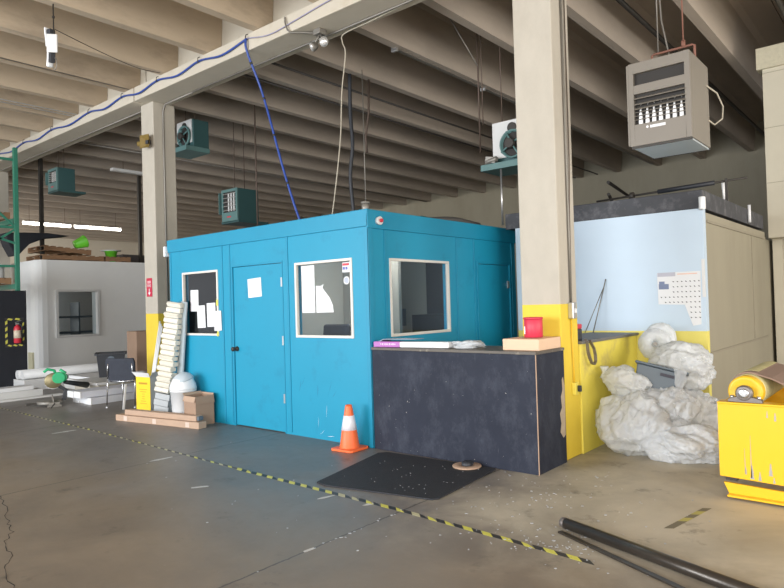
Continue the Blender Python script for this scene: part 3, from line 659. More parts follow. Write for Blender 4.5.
for k in range(6):
    f0, f1 = k / 7, (k + 1) / 7
    p0 = Vector((-1.36, 4.36, .001)).lerp(Vector((-1.25, 5.02, .001)), f0); p1 = Vector((-1.36, 4.36, .001)).lerp(Vector((-1.25, 5.02, .001)), f1)
    b.add([p0 + Vector((-.027, 0, 0)), p0 + Vector((.027, .03, 0)), p1 + Vector((.027, .03, 0)), p1 + Vector((-.027, 0, 0)), p0 + Vector((-.027, 0, .0006)), p0 + Vector((.027, .03, .0006)), p1 + Vector((.027, .03, .0006)), p1 + Vector((-.027, 0, .0006))],
          [(0, 1, 2, 3), (4, 5, 6, 7), (0, 1, 5, 4), (1, 2, 6, 5), (2, 3, 7, 6), (3, 0, 4, 7)], k % 2 if k > 0 else 1)
one('floor_tape', b, [mat('faded_tape', (0.42, 0.38, 0.10), .6), mat('faded_tape_dark', (0.16, 0.14, 0.09), .6)], 'short loose piece of yellow black hazard tape beside the yellow machine', 'floor tape', (-1.3, 4.7, 0))
t = thing('steel_pipe', 'long dark round steel pipe lying on the floor at the lower right', 'pipe', (-1.4, 3.8, 0))
pa = Vector((-1.93, 4.00, .036)); pb = Vector((-.20, 3.405, .036))
pd = (pb - pa).normalized()
mk('pipe_body', MB().cyl(pa + pd * .035, pb, .036, n=28), M['pipe'], t)
mk('end_cap', MB().cyl(pa, pa + pd * .034, .033, .0365, n=28), M['steel'], t, .004)
pc = Vector((-1.90, 3.90, .007)); pe = Vector((-.60, 3.30, .007))
one('pipe_shadow_bar', MB().bar(pc, pe, .035, .010, up=(0, 0, 1)), M['pipe'], 'thin dark bar standing in for the shadow just in front of the steel pipe', 'bar', (-1.3, 3.5, 0))  # dark bar shaped after the pipe's shadow on the floor
# crack in the slab
random.seed(4); b = MB(); P_ = [Vector((-6.3, 2.0, .0006)), Vector((-5.9, 1.98, .0006)), Vector((-5.35, 1.80, .0006)), Vector((-5.05, 1.74, .0006)), Vector((-4.85, 1.62, .0006)), Vector((-4.5, 1.55, .0006)), Vector((-4.3, 1.43, .0006)), Vector((-3.95, 1.37, .0006)), Vector((-3.5, 1.2, .0006))]
Q = []
for i in range(len(P_) - 1):
    for k in range(5): q = P_[i].lerp(P_[i + 1], k / 5); Q.append(q + Vector((random.uniform(-.02, .02), random.uniform(-.02, .02), 0)))
for i in range(len(Q) - 1): b.bar(Q[i], Q[i + 1], random.uniform(.002, .006), .001)
struct('floor_crack', b, M['crack'])
# paint and plastic scraps, too small and many to count
random.seed(21); b = MB()
def fleck(x, y, s, z=.0015, mi=0):
    a = random.uniform(0, 6.28); n = random.choice((3, 4, 5)); pts = []
    for k in range(n): rr = s * random.uniform(.4, 1); pts.append((x + rr * math.cos(a + k * 6.28 / n), y + rr * math.sin(a + k * 6.28 / n)))
    b.prism(pts, 'z', z, z + random.uniform(.001, .004), mi)
for k in range(110): fleck(random.gauss(-2.35, .42), random.gauss(4.55, .42), random.uniform(.004, .014))
for k in range(34): fleck(random.uniform(-4.1, -3.1), random.uniform(3.95, 4.95), random.uniform(.003, .007), .0142)
for k in range(55): fleck(random.gauss(-2.1, .35), random.gauss(3.75, .25), random.uniform(.004, .012))
for k in range(25): fleck(random.uniform(-6.5, -2.2), random.uniform(2.6, 4.6), random.uniform(.005, .012))
for k in range(14): fleck(-3.03 + random.gauss(0, .012), random.uniform(2.3, 3.7), random.uniform(.005, .018))
for k in range(40): fleck(random.gauss(-1.75, .12), random.gauss(3.72, .1), random.uniform(.005, .014))
one('plastic_scraps', b, M['chip'], 'scattered clear and white plastic scraps on the floor around the mat and pipe', 'scraps', (-2.5, 4.4, 0), kind='stuff')
b = MB(); random.seed(9)
for (x, y, l, ww, a) in ((-4.86, 3.14, .17, .05, 1.0), (-3.74, 3.56, .18, .035, 1.3), (-6.1, 3.5, .3, .05, 1.5), (-8.6, 3.6, .3, .06, 1.5), (-3.33, 3.63, .12, .04, 1.2), (-3.03, 2.73, .10, .035, 1.5)):
    pts = []
    for k in range(10):
        t_ = k / 10 * 6.283; r1 = l / 2 * math.cos(t_) * random.uniform(.8, 1.1); r2 = ww / 2 * math.sin(t_) * random.uniform(.7, 1.2)
        pts.append((x + r1 * math.cos(a) - r2 * math.sin(a), y + r1 * math.sin(a) + r2 * math.cos(a)))
    b.prism(pts, 'z', .0005, .001)
struct('floor_paint_marks', b, M['chipwhite'])

# ------------------------------------------------------------------ bag heap
g = 'heap of clear plastic bags by the yellow counter'
def bag(label, c, r, seed, amp=.24, flat=None, rot=0, fr=1.6, sub=5): return crumple('plastic_bag', label, 'plastic bag', c, r, seed, amp, sub=sub, flat=flat, group=g, rot=rot, fr=fr, settle=True)
t = thing('plastic_crate', 'dark grey plastic crate half buried in the heap of plastic bags', 'crate', (-2.1, 6.7, .55))
Tc = Matrix.Translation((-2.10, 6.64, .70)) @ Euler((R(-10), R(14), R(14))).to_matrix().to_4x4()
tub = mk('tub', MB(Tc).prism([(-.20, -.13), (.20, -.13), (.23, .09), (-.23, .09)], 'y', -.15, .17), M['crate'], t, .01)
mk('rim', MB(Tc).box(-.25, .25, -.17, .19, .091, .115), M['crate'], t, .008)
mk('hand_slot', MB(Tc).box(.0, .13, -.158, -.150, .02, .05), M['ink'], t)
bm = bmesh.new(); bmesh.ops.create_cube(bm, size=1, matrix=Tc @ Matrix.Translation((0, .01, 0)) @ Matrix.Diagonal((.48, .36, .26, 1))); SOLID.append(BVHTree.FromBMesh(bm)); bm.free()
bag('big round clear plastic bag at the lower left of the heap, against the yellow counter', (-2.26, 6.30, .27), (.36, .28, .31), 1, .20, .002)
bag('low sprawling clear plastic bag at the bottom front of the heap', (-1.78, 6.30, .14), (.32, .26, .19), 2, .26, .002)
bag('clear plastic bag with a knotted neck at the upper left of the heap', (-2.36, 6.42, .68), (.22, .17, .15), 5, .22, None, R(25))
bag('slack clear plastic bag in the middle of the heap below the grey crate', (-2.00, 6.50, .42), (.25, .20, .20), 7, .25, None)
bag('large clear plastic bag at the upper right of the heap beside the grey crate', (-1.98, 6.98, .80), (.28, .30, .25), 9, .24, None)
bag('clear plastic bag bulging under the crate at the right of the heap', (-1.93, 6.86, .32), (.30, .24, .30), 12, .26, .002)
bag('small crumpled clear plastic bag on the floor at the right end of the heap', (-1.86, 7.34, .20), (.20, .18, .19), 14, .28, .002)
bag('flat clear plastic bag trailing along the floor at the right front of the heap', (-1.62, 6.62, .06), (.22, .16, .09), 15, .32, .002)
M['film'] = M['bag'].copy(); M['film'].name = 'thin_clear_film'
for n_ in M['film'].node_tree.nodes:
    if n_.type == 'MIX_SHADER' and abs(n_.inputs[0].default_value - .16) < .01: n_.inputs[0].default_value = .45
    if n_.type == 'BUMP': n_.inputs['Strength'].default_value = .35
def sheet(label, x0, x1, z0, z1, skew, seed, nu=70, nv=60):
    v = []; ok = {}; so = Vector((seed * 3.7, seed, 0))
    dirn = Vector((.12, 1, -.18)).normalized()
    for i in range(nu + 1):
        for j in range(nv + 1):
            u, t_ = i / nu, j / nv
            eu = .10 * noise.noise(Vector((t_ * 4, seed, 0))); ev = .10 * noise.noise(Vector((u * 4, seed + 5, 0)))
            x = x0 + (x1 - x0) * (u + (eu if u in (0, 1) else 0)) + skew * t_; z = z0 + (z1 - z0) * t_ + ev
            o_ = Vector((x - .12, 5.4, z + .18)); best = None
            for tr in SOLID:
                h = tr.ray_cast(o_, dirn)
                if h[0] is not None and (best is None or h[3] < best): best = h[3]
            if best is None: continue
            f_ = .022 * abs(noise.noise(Vector((x * 9 + z * 4, z * 2.5 - x * 3, seed)))) + .010 * abs(noise.noise(Vector((x * 22 - z * 9, z * 7, seed + 3))))
            p = o_ + dirn * (best - .010 - f_ * 1.6)
            if p.z < .004: p.z = .004
            ok[(i, j)] = len(v); v.append(p)
    fs = []
    for i in range(nu):
        for j in range(nv):
            k = [(i, j), (i + 1, j), (i + 1, j + 1), (i, j + 1)]
            if all(q in ok for q in k):
                id_ = [ok[q] for q in k]; ys = [v[q].y for q in id_]
                if max(ys) - min(ys) < .09: fs.append(id_)
    b = MB().add(v, fs, 0, True)
    return one('plastic_film', b, M['film'], label, 'plastic film', tuple(v[0]), 'loose film sheets over the bag heap')
sheet('loose translucent film sheet draped over the lower left bag of the heap', -2.55, -2.0, .10, .55, .05, 1)
sheet('loose translucent film sheet hanging down the middle of the bag heap', -2.25, -1.75, .12, .62, -.15, 2)
sheet('loose translucent film sheet over the upper right bag beside the grey crate', -1.88, -1.62, .52, .98, -.08, 3)
sheet('loose translucent film sheet spread along the bottom front of the heap', -2.1, -1.45, .01, .28, .0, 4)
# knotted neck
one('plastic_film_knot', MB().lathe((-2.56, 6.38, .74), [(.05, -.03), (.025, .02), (.026, .04), (.045, .08), (.038, .09), (.01, .06)], 14), M['bag'], 'twisted film neck standing up at the left of the bag heap', 'plastic knot', (-2.56, 6.38, .74))
# coiled film on top: nested torn rings
t = thing('film_roll', 'coiled roll of clear plastic film on top of the bag heap against the wall', 'film roll', (-2.32, 7.25, .9))
ctr = Vector((-2.32, 7.22, 1.0)); dr = Vector((.35, -.93, .1)).normalized()
Mx = Matrix.Translation(ctr) @ dr.to_track_quat('Z', 'Y').to_matrix().to_4x4()
def torus(Mx, Rr, r, n=40, k=14, wob=.012):
    b = MB(Mx); v = []
    for i in range(n):
        a = 2 * math.pi * i / n
        for j in range(k):
            c = 2 * math.pi * j / k; rr = r + wob * noise.noise(Vector((math.cos(a) * 3, math.sin(a) * 3, j * .9)))
            v.append(((Rr + rr * math.cos(c)) * math.cos(a), (Rr + rr * math.cos(c)) * math.sin(a), rr * 1.3 * math.sin(c)))
    return b.add(v, [(i * k + j, ((i + 1) % n) * k + j, ((i + 1) % n) * k + (j + 1) % k, i * k + (j + 1) % k) for i in range(n) for j in range(k)], 0, True)
mk('coil', torus(Mx, .10, .075), M['bag'], t)
mk('tail', torus(Mx @ Matrix.Translation((.06, .075, -.06)), .105, .06), M['bag'], t)
mk('core', MB(Mx).cyl((0, 0, -.05), (0, 0, .05), .022), M['galv'], t)
t = thing('cardboard_tube', 'brown cardboard tube lying on the floor between the bag heap and the yellow machine', 'tube', (-1.6, 7.3, .06))
mk('tube', MB().cyl((-1.98, 7.50, .062), (-1.05, 7.12, .062), .06, n=28), M['card_light'], t)
mk('hole', MB().cyl((-1.048, 7.119, .062), (-1.045, 7.118, .062), .05, n=28), M['ink'], t)
one('cardboard_sheet', MB().obox((-1.35, 6.9, .006), (.5, .3, .008), (0, 0, .3)), M['card_light'], 'flat brown cardboard sheet on the floor behind the yellow machine', 'cardboard', (-1.35, 6.9, 0))

# ------------------------------------------------------------------ yellow conveyor machine
t = thing('conveyor_machine', 'bright yellow steel conveyor machine with a yellow drum and brown belt at the right edge', 'machine', (-.6, 5.6, 0))
b = MB().prism([(-1.26, .155), (.7, .085), (.7, .72), (-1.26, .70)], 'y', 5.30, 5.33)
b.box(-1.26, -1.23, 5.33, 6.58, .155, .70)
mk('side_plate', b, M['ylw'], t, .004)
mk('top_flange', MB().prism([(-1.262, .701), (.7, .721), (.7, .735), (-1.262, .715)], 'y', 5.295, 5.42), M['ylw'], t, .003)
mk('far_plate', MB().box(-1.23, .7, 6.55, 6.58, .10, .70), M['ylw'], t)
mk('lower_skirt', MB().prism([(-1.235, .112), (-1.195, .02), (.7, -.0 + .002), (.7, .042)], 'y', 5.30, 5.33).prism([(-1.20, .02), (.7, .002), (.7, .012), (-1.20, .035)], 'y', 5.24, 5.30), M['ylw'], t, .003)
mk('skid', MB().box(-1.15, .7, 5.34, 5.44, .001, .06).box(-1.15, .7, 6.4, 6.5, .001, .10), M['steel'], t)
mk('cross_bar', MB().box(-1.229, -1.15, 5.34, 6.54, .12, .20), M['dark'], t)
# scrapes
dr_ = mk('drum', MB().lathe((-1.08, 5.36, .79), [(0, .012), (.03, .012), (.085, .004), (.103, 0), (.116, .006), (.118, .02), (.118, 1.12), (.11, 1.14), (0, 1.14)], 44, axis='y'), M['ylw2'], t)
mk('drum_ring', MB().lathe((-1.08, 5.36, .79), [(.1185, .10), (.1225, .11), (.1225, 1.08), (.1185, 1.09)], 44, axis='y'), M['belttop'], dr_)
bb = mk('bearing_block', MB().lathe((-1.08, 5.315, .785), [(.018, -.006), (.050, -.006), (.058, .004), (.058, .045)], 28, axis='y').prism([(-1.19, .718), (-.96, .718), (-.965, .742), (-1.02, .758), (-1.13, .758), (-1.185, .742)], 'y', 5.315, 5.37), M['steel'], t, .003)
mk('bearing_ring', MB().lathe((-1.08, 5.305, .785), [(.020, -.004), (.034, -.006), (.036, .0), (.036, .006), (.020, .006)], 28, axis='y'), M['chrome'], bb)
mk('shaft', MB().cyl((-1.08, 5.297, .785), (-1.08, 5.36, .785), .019, n=20), M['alu'], bb)
for x in (-1.165, -.985): mk('bolt', MB().cyl((x, 5.34, .742), (x, 5.34, .765), .014, n=6), M['alu'], bb)
# belt: over the drum then sagging to the right
pr = []
for k in range(9):
    a = R(150 - k * 11); pr.append((-1.08 + .136 * math.cos(a), .79 + .136 * math.sin(a)))
pr += [(-.93, .885), (-.84, .84), (-.72, .80), (-.55, .785), (.7, .80)]
low = [(x, z - .012) if i > 8 else (-1.08 + (x + 1.08) * .91, .79 + (z - .79) * .91) for i, (x, z) in enumerate(pr)]
mk('belt', MB().prism(pr + low[::-1], 'y', 5.52, 6.42, sm=False), M['belt'], t)
mk('belt_edge_wrap', MB().prism([(-1.08 + .137 * math.cos(R(q)), .79 + .137 * math.sin(R(q))) for q in range(140, 60, -10)] + [(-1.08 + .1395 * math.cos(R(q)), .79 + .1395 * math.sin(R(q))) for q in range(70, 150, 10)], 'y', 5.62, 6.40), M['belttop'], t)
random.seed(14)
for k, (x, za, zb, w_) in enumerate(((-1.085, .19, .38, .006), (-1.045, .17, .48, .008), (-1.04, .16, .26, .028), (-.99, .155, .22, .024), (-.92, .20, .29, .024), (-.90, .15, .19, .018), (-1.08, .19, .24, .014), (-.88, .60, .66, .02), (-.93, .62, .67, .012))):
    n_ = 6; lft = []; rgt = []
    for q in range(n_ + 1):
        z = za + (zb - za) * q / n_; ww = w_ / 2 * (1 - q / n_ * .75) * random.uniform(.6, 1.2); lft.append((x - ww, z)); rgt.append((x + ww, z))
    mk('scrape', MB().prism(lft + rgt[::-1], 'y', 5.2985, 5.2995), mat('bare_scraped_steel', (0.38, 0.37, 0.34), .5, .3), t)

# ------------------------------------------------------------------ things left of the booth
# leaning stack of nested window sills
t = thing('trim_stack', 'tall leaning stack of nested ivory edged white mouldings against the left end of the booth', 'stack of mouldings', (-8.40, 4.84, 0))
A = Vector((-8.38, 4.84, .0)); B = Vector((-8.16, 4.985, 1.66)); zz = (B - A).normalized()
yy = Vector((-.35, .93, 0)); yy = (yy - zz * yy.dot(zz)).normalized(); xx = yy.cross(zz)
TS = Matrix((xx, yy, zz)).transposed().to_4x4(); TS.translation = A
random.seed(8)
for k in range(4):
    b = MB(TS); o_ = random.uniform(-.01, .01); b.box(-.13 + o_, .115 + o_, -.055, .05, .006 + k * .088 + (.02 if k == 0 else 0), .09 + k * .088); mk('grey_block', b, M['galv'] if 0 else mat('pale_grey_block', (0.42, 0.44, 0.45), .6, var=.06), t, .004)
for k in range(17):
    b = MB(TS); z0 = .37 + k * .076; o_ = random.uniform(-.02, .02)
    prof = [(-.055, z0), (-.066 + random.uniform(-.01, .004), z0 + .02), (-.078 + random.uniform(-.012, .01), z0 + .045), (-.06, z0 + .068), (-.03, z0 + .072), (.05, z0 + .06), (.05, z0 + .01), (-.02, z0 + .004)]
    b.prism(prof, 'x', -.125 + o_, .11 + o_); mk('moulding', b, M['ivory'], t, .004)
one('grey_board', MB().bar((-8.22, 4.99, .01), (-8.06, 5.035, 1.64), .17, .02, up=(0.1, 1, 0)), mat('blue_grey_board', (0.36, 0.42, 0.45), .5, var=.05), 'long blue grey board leaning on the booth beside the stack of mouldings', 'board', (-8.25, 5.0, 0))
# yellow carton with open white flaps
t = thing('yellow_carton', 'tall yellow carton with open white flaps standing beside the black chair', 'carton', (-9.14, 5.05, 0))
T_ = Matrix.Translation((-9.14, 5.06, 0)) @ Matrix.Rotation(R(8), 4, 'Z')
b = MB(T_); b.box(-.165, .165, -.09, -.085, .002, .53).box(-.165, .165, .085, .09, .002, .53).box(-.165, -.16, -.085, .085, .002, .53).box(.16, .165, -.085, .085, .002, .53, 1).box(-.16, .16, -.085, .085, .002, .008)
mk('carton_body', b, [M['ylwbox'], M['offwhite']], t)
fl = MB(T_); fl.add([(-.165, -.09, .53), (.165, -.09, .53), (.19, -.14, .60), (-.2, -.14, .61), (-.165, -.086, .53), (.165, -.086, .53), (.19, -.136, .60), (-.2, -.136, .61)], [(0, 1, 2, 3), (4, 5, 6, 7), (0, 1, 5, 4), (1, 2, 6, 5), (2, 3, 7, 6), (3, 0, 4, 7)])
mk('flap', fl, M['paper'], t)
fl = MB(T_); fl.add([(-.165, -.09, .53), (-.165, .09, .53), (-.24, .09, .60), (-.24, -.09, .60), (-.161, -.09, .53), (-.161, .09, .53), (-.236, .09, .60), (-.236, -.09, .60)], [(0, 1, 2, 3), (4, 5, 6, 7), (0, 1, 5, 4), (1, 2, 6, 5), (2, 3, 7, 6), (3, 0, 4, 7)])
mk('flap', fl, M['paper'], t)
fl = MB(T_); fl.add([(.165, -.09, .53), (.165, .09, .53), (.22, .09, .62), (.22, -.09, .60), (.161, -.09, .53), (.161, .09, .53), (.216, .09, .62), (.216, -.09, .60)], [(0, 1, 2, 3), (4, 5, 6, 7), (0, 1, 5, 4), (1, 2, 6, 5), (2, 3, 7, 6), (3, 0, 4, 7)])
mk('flap', fl, M['paper'], t)
b = MB(T_); b.box(-.10, .10, -.092, -.09, .42, .45)
for k, ww in enumerate((.09, .07, .03, .03, .03, .06, .08)): b.box(-ww, ww, -.0915, -.09, .34 - k * .035, .348 - k * .035)
mk('lettering', b, M['brownink'], t)
TX = -9.17
t = thing('plastic_tubes', 'thin white plastic tubes standing in the yellow carton and leaning right', 'tubes', (-9.14, 5.06, .1))
for k in range(3): mk('tube', MB().cyl((-9.16 + .03 * k, 5.04, .012), (TX + .03 * k, 5.30, 1.36 - .04 * k), .012), M['white'], t)
# swing lid bin
t = thing('trash_bin', 'white round plastic trash bin with a domed swing lid beside the booth wall', 'trash bin', (-7.84, 4.85, 0))
mk('bucket', MB().lathe((-7.84, 4.85, 0), [(.0, .002), (.135, .002), (.14, .01), (.168, .42), (.176, .42), (.176, .445), (.165, .445), (.16, .42), (.13, .02), (0, .015)], 36), M['white'], t)
mk('dome', MB().lathe((-7.84, 4.85, .446), [(.178, 0), (.178, .02), (.168, .07), (.135, .14), (.10, .18)], 36), M['white'], t)
T_ = Matrix.Translation((-7.84, 4.85, .565)) @ Euler((R(14), R(-10), R(20))).to_matrix().to_4x4()
b = MB(T_); b.lathe((0, 0, 0), [(.150, 0), (.147, .02), (.11, .07), (.06, .10), (.0, .11)], 28)
mk('swing_lid', b, mat('pale_grey_lid', (0.50, 0.56, 0.60), .4, var=.05), t)
# open carton
t = thing('open_carton', 'small brown cardboard carton with open flaps standing against the booth', 'carton', (-7.52, 4.88, 0))
T_ = Matrix.Translation((-7.50, 4.87, 0))
hx, hy, hz = .135, .14, .385
b = MB(T_); b.box(-hx, hx, -hy, -hy + .005, .002, hz).box(-hx, hx, hy - .005, hy, .002, hz).box(-hx, -hx + .005, -hy + .005, hy - .005, .002, hz).box(hx - .005, hx, -hy + .005, hy - .005, .002, hz).box(-hx + .005, hx - .005, -hy + .005, hy - .005, .002, .008)
mk('carton_body', b, M['card'], t)
def flap(p0, p1, out, th=.004):
    p0, p1, out = Vector(p0), Vector(p1), Vector(out); n = (p1 - p0).cross(out).normalized() * th
    v = [p0, p1, p1 + out, p0 + out]; v += [q + n for q in v]
    return MB(T_).add(v, [(0, 1, 2, 3), (4, 5, 6, 7), (0, 1, 5, 4), (1, 2, 6, 5), (2, 3, 7, 6), (3, 0, 4, 7)])
mk('flap', flap((-hx, -hy, hz), (hx, -hy, hz), (0, -.02, -.07)), M['card_light'], t)
mk('flap', flap((hx, -hy, hz), (hx, hy, hz), (.012, 0, -.10)), M['card'], t)
mk('flap', flap((-hx, -hy, hz), (-hx, hy, hz), (-.03, 0, .03)), M['card_light'], t)
mk('flap', flap((-hx, hy - .01, hz), (hx, hy - .01, hz), (0, .01, .02)), M['card_light'], t)
# long flat cartons
ang = math.atan2(.28, 1.74)
def longbox(label, c, L_, W_, H_, z, tapes, g):
    t = thing('long_carton', label, 'carton', (c[0], c[1], z), 0, g)
    T_ = Matrix.Translation((c[0], c[1], z)) @ Matrix.Rotation(ang, 4, 'Z')
    mk('carton_body', MB(T_).box(-L_ / 2, L_ / 2, -W_ / 2, W_ / 2, .001, H_), M['card_light'], t, .004)
    for x in tapes: mk('packing_tape', MB(T_).box(x - .035, x + .035, -W_ / 2 - .0015, -W_ / 2, .012, H_ - .008), mat('pale_packing_tape', (0.62, 0.50, 0.42), .3), t)
    return t, T_
longbox('long flat brown carton on the floor, lower of the two by the trash bin', (-8.0, 4.575), 1.66, .13, .085, 0, (-.62, -.02, .62), 'long flat cartons')
t, T_ = longbox('long narrow brown carton lying on top of the longer flat one', (-7.97, 4.60), 1.42, .10, .07, .087, (), 'long flat cartons')
mk('end_wrap', MB(T_).box(.712, .75, -.04, .04, .01, .062), M['crate'], t, .006)

# chair seen from behind
t = thing('black_chair', 'black padded chair with thin chrome legs turned away beside the white board stack', 'chair', (-9.95, 5.2, 0))
T_ = Matrix.Translation((-10.0, 5.20, 0)) @ Matrix.Rotation(R(32), 4, 'Z')
TB = T_ @ Matrix.Translation((0, -.21, .60)) @ Matrix.Rotation(R(9), 4, 'X')
mk('backrest', MB(TB).prism([(-.22, -.19), (.22, -.19), (.25, .12), (.23, .19), (-.23, .19), (-.25, .12)], 'y', -.022, .022), M['blackcloth'], t, .014, seg=3)
mk('seat', MB(T_).box(-.215, .215, -.20, .22, .40, .445), M['blackcloth'], t, .018, seg=3)
mk('leg', MB(T_).tube([(-.235, -.21, .46), (-.235, -.215, .36), (-.24, -.24, .012)], .010), M['chrome'], t)
mk('leg', MB(T_).tube([(.235, -.21, .46), (.235, -.215, .36), (.24, -.24, .012)], .010), M['chrome'], t)
mk('leg', MB(T_).tube([(-.235, .20, .42), (-.24, .25, .012)], .010), M['chrome'], t)
mk('leg', MB(T_).tube([(.235, .20, .42), (.24, .25, .012)], .010), M['chrome'], t)
mk('seat_frame', MB(T_).tube([(-.235, -.21, .45), (-.232, .0, .425), (-.235, .20, .42)], .010).tube([(.235, -.21, .45), (.232, 0, .425), (.235, .20, .42)], .010).tube([(-.235, -.205, .43), (0, -.20, .415), (.235, -.205, .43)], .010), M['chrome'], t)
mk('back_frame', MB(T_).tube([(-.235, -.21, .44), (-.21, -.25, .62), (-.20, -.235, .75)], .009).tube([(.235, -.21, .44), (.21, -.25, .62), (.20, -.235, .75)], .009), M['chrome'], t)
for x, y in ((-.24, -.24), (.24, -.24), (-.24, .25), (.24, .25)): mk('foot_glide', MB(T_).cyl((x, y, .001), (x, y, .02), .016), M['white'], t)
one('white_stick', MB().bar((-9.60, 4.90, .012), (-9.64, 4.965, .395), .03, .012), M['white'], 'white plastic strip propped upright against the front of the black chair', 'strip', (-9.60, 4.90, 0))
# big dark tub and tall carton behind
t = thing('dark_tub', 'dark grey plastic waste tub with a wide rim behind the black chair', 'tub', (-12.15, 5.98, .29))
T_ = Matrix.Translation((-12.15, 5.98, .29)) @ Matrix.Rotation(R(62), 4, 'Z')
b = MB(T_); lo_, hi_ = .21, .25
v = [(-lo_, -lo_, .002), (lo_, -lo_, .002), (lo_, lo_, .002), (-lo_, lo_, .002), (-hi_, -hi_, .44), (hi_, -hi_, .44), (hi_, hi_, .44), (-hi_, hi_, .44)]
b.add(v, [(0, 1, 2, 3), (0, 1, 5, 4), (1, 2, 6, 5), (2, 3, 7, 6), (3, 0, 4, 7)])
v = [(x * .93, y * .93, z + .012) for x, y, z in v]; b.add(v, [(0, 1, 2, 3), (0, 1, 5, 4), (1, 2, 6, 5), (2, 3, 7, 6), (3, 0, 4, 7)])
mk('tub_body', b, M['black'], t)
b = MB(T_)
for a in range(4):
    Tq = T_ @ Matrix.Rotation(a * math.pi / 2, 4, 'Z'); b.T = Tq; b.box(-hi_ - .03, hi_ + .03, -hi_ - .03, -hi_ + .02, .42, .455)
mk('rim', b, M['black'], t, .006)
mk('emblem', MB(T_).cyl((0, -.262, .33), (0, -.235, .33), .07, n=20), M['crate'], t)
one('tall_carton', MB().obox((-13.0, 7.25, .68), (.62, .75, .835), (0, 0, R(-10))), M['card'], 'tall brown closed cardboard carton behind the dark tub by the far column', 'carton', (-13.0, 7.25, .26), bevel=.006)

# boards along the floor
def board(label, x0, x1, y0, y1, z0, z1, mt=None, group='white boards on the floor', name='white_board'):
    return one(name, MB().box(x0, x1, y0, y1, z0 + .0015, z1), mt or M['offwhite'], label, 'board', ((x0 + x1) / 2, (y0 + y1) / 2, z0), group, .004)
board('white board nearest the saw, lowest of the long boards running off to the left', -12.55, -12.42, 2.2, 5.18, 0, .035)
board('long white board running left from the saw, second from the floor', -12.85, -12.60, 2.2, 4.9, 0, .15)
board('long white board running left from the saw, uppermost with a bright edge', -12.95, -12.62, 2.2, 4.75, .151, .22, M['white'])
board('wide pale bundle with a rounded end lying against the white block room', -14.3, -13.75, 5.0, 10.2, 0, .22)
one('white_roll', MB().cyl((-14.1, 5.0, .315), (-14.1, 9.6, .315), .09, n=20).cyl((-13.9, 5.02, .315), (-13.9, 9.5, .315), .085, n=20), M['offwhite'], 'pale rolled sheets lying on the bundle against the white block room', 'rolls', (-14.0, 7, .22), 'white boards on the floor')
board('wide grey white sheet pile below the window of the white block room', -13.6, -12.35, 5.7, 9.2, 0, .20)
board('top sheet of the wide pile below the window of the white block room', -13.5, -12.45, 5.75, 9.1, .2, .26, M['white'])
random.seed(2)
for k in range(3):
    xr = -10.62 - k * .0
labs = ['white boxed moulding at the bottom front of the stack behind the black chair', 'white boxed moulding at the bottom middle of the stack behind the black chair', 'white boxed moulding at the bottom back of the stack behind the black chair',
        'white boxed moulding in the second layer, front, of the stack behind the black chair', 'white boxed moulding in the second layer, back, of the stack behind the black chair']
for (x1, z0, y0), lb in zip(((-10.64, 0, 4.90), (-10.86, 0, 4.92), (-11.08, 0, 4.9), (-10.76, .112, 4.78), (-10.98, .112, 4.76)), labs):
    w_ = .21; t = thing('boxed_moulding', lb, 'board', (x1 - w_ / 2, y0, z0), 0, 'white boards behind the chair')
    T_ = None
    mk('box_body', MB().box(x1 - w_, x1, y0, y0 + 2.3, z0 + .0015, z0 + .108), mat('lavender_white_board', (0.62, 0.64, 0.72), .5, var=.05), t, .004)
    mk('wrapped_end', MB().box(x1 - w_ - .004, x1 + .004, y0 - .03, y0 - .001, z0 + .0005, z0 + .1105), M['white'], t, .008)
one('beige_panel', MB().box(-12.2, -11.25, 5.3, 7.9, .0015, .24), mat('beige_laminate', (0.46, 0.42, 0.35), .6), 'beige panel pile between the white boards behind the black chair', 'board', (-11.7, 6.6, 0), bevel=.004)
one('white_board', MB().box(-12.25, -11.22, 5.25, 8.0, .2415, .29), M['offwhite'], 'white sheet on top of the beige panel pile behind the black chair', 'board', (-11.7, 6.6, .24), 'white boards on the floor', .004)

# mitre saw
t = thing('mitre_saw', 'green and grey mitre saw with a round blade guard standing on the floor', 'mitre saw', (-11.3, 4.5, 0))
T_ = Matrix.Translation((-11.30, 4.50, 0)) @ Matrix.Rotation(R(-20), 4, 'Z') @ Matrix.Scale(-1.15, 4, (1, 0, 0)) @ Matrix.Diagonal((1, 1.15, 1.1, 1))
mk('base', MB(T_).lathe((0, 0, .0), [(0, .02), (.15, .02), (.17, .03), (.17, .065), (.155, .075), (0, .075)], 30).box(-.26, .26, -.02, .12, .03, .07).box(-.26, -.20, -.04, .14, .001, .03).box(.20, .26, -.04, .14, .001, .03), M['galv'], t, .004)
mk('fence', MB(T_).box(-.24, -.03, .03, .045, .07, .13).box(.03, .24, .03, .045, .07, .13), M['galv'], t, .003)
mk('turntable_handle', MB(T_).box(-.025, .025, -.30, -.15, .02, .05), M['dark'], t, .005)
mk('support_rod', MB(T_).cyl((-.26, .05, .05), (-.42, .0, .012), .008), M['dark'], t)
TA = T_ @ Matrix.Translation((0, .1, .32)) @ Matrix.Rotation(R(-10), 4, 'X')
mk('arm', MB(T_).bar((0, .18, .07), (0, .22, .22), .07, .06).bar((0, .22, .20), (0, .05, .34), .05, .05), M['black'], t, .008)
mk('blade_guard', MB(TA).lathe((-.02, -.06, .04), [(0, -.022), (.105, -.022), (.116, -.012), (.116, .014), (.105, .022), (0, .022)], 36, axis='x'), M['bladem'], t)
mk('blade', MB(TA).cyl((-.003, -.06, .03), (.0, -.06, .03), .118, n=40), M['alu'], t)
mk('motor_housing', MB(TA).cyl((.01, .04, .10), (.17, .08, .09), .075, .060, n=24).cyl((-.05, .0, .09), (.035, .0, .09), .085, n=24), M['sawgreen'], t, .006)
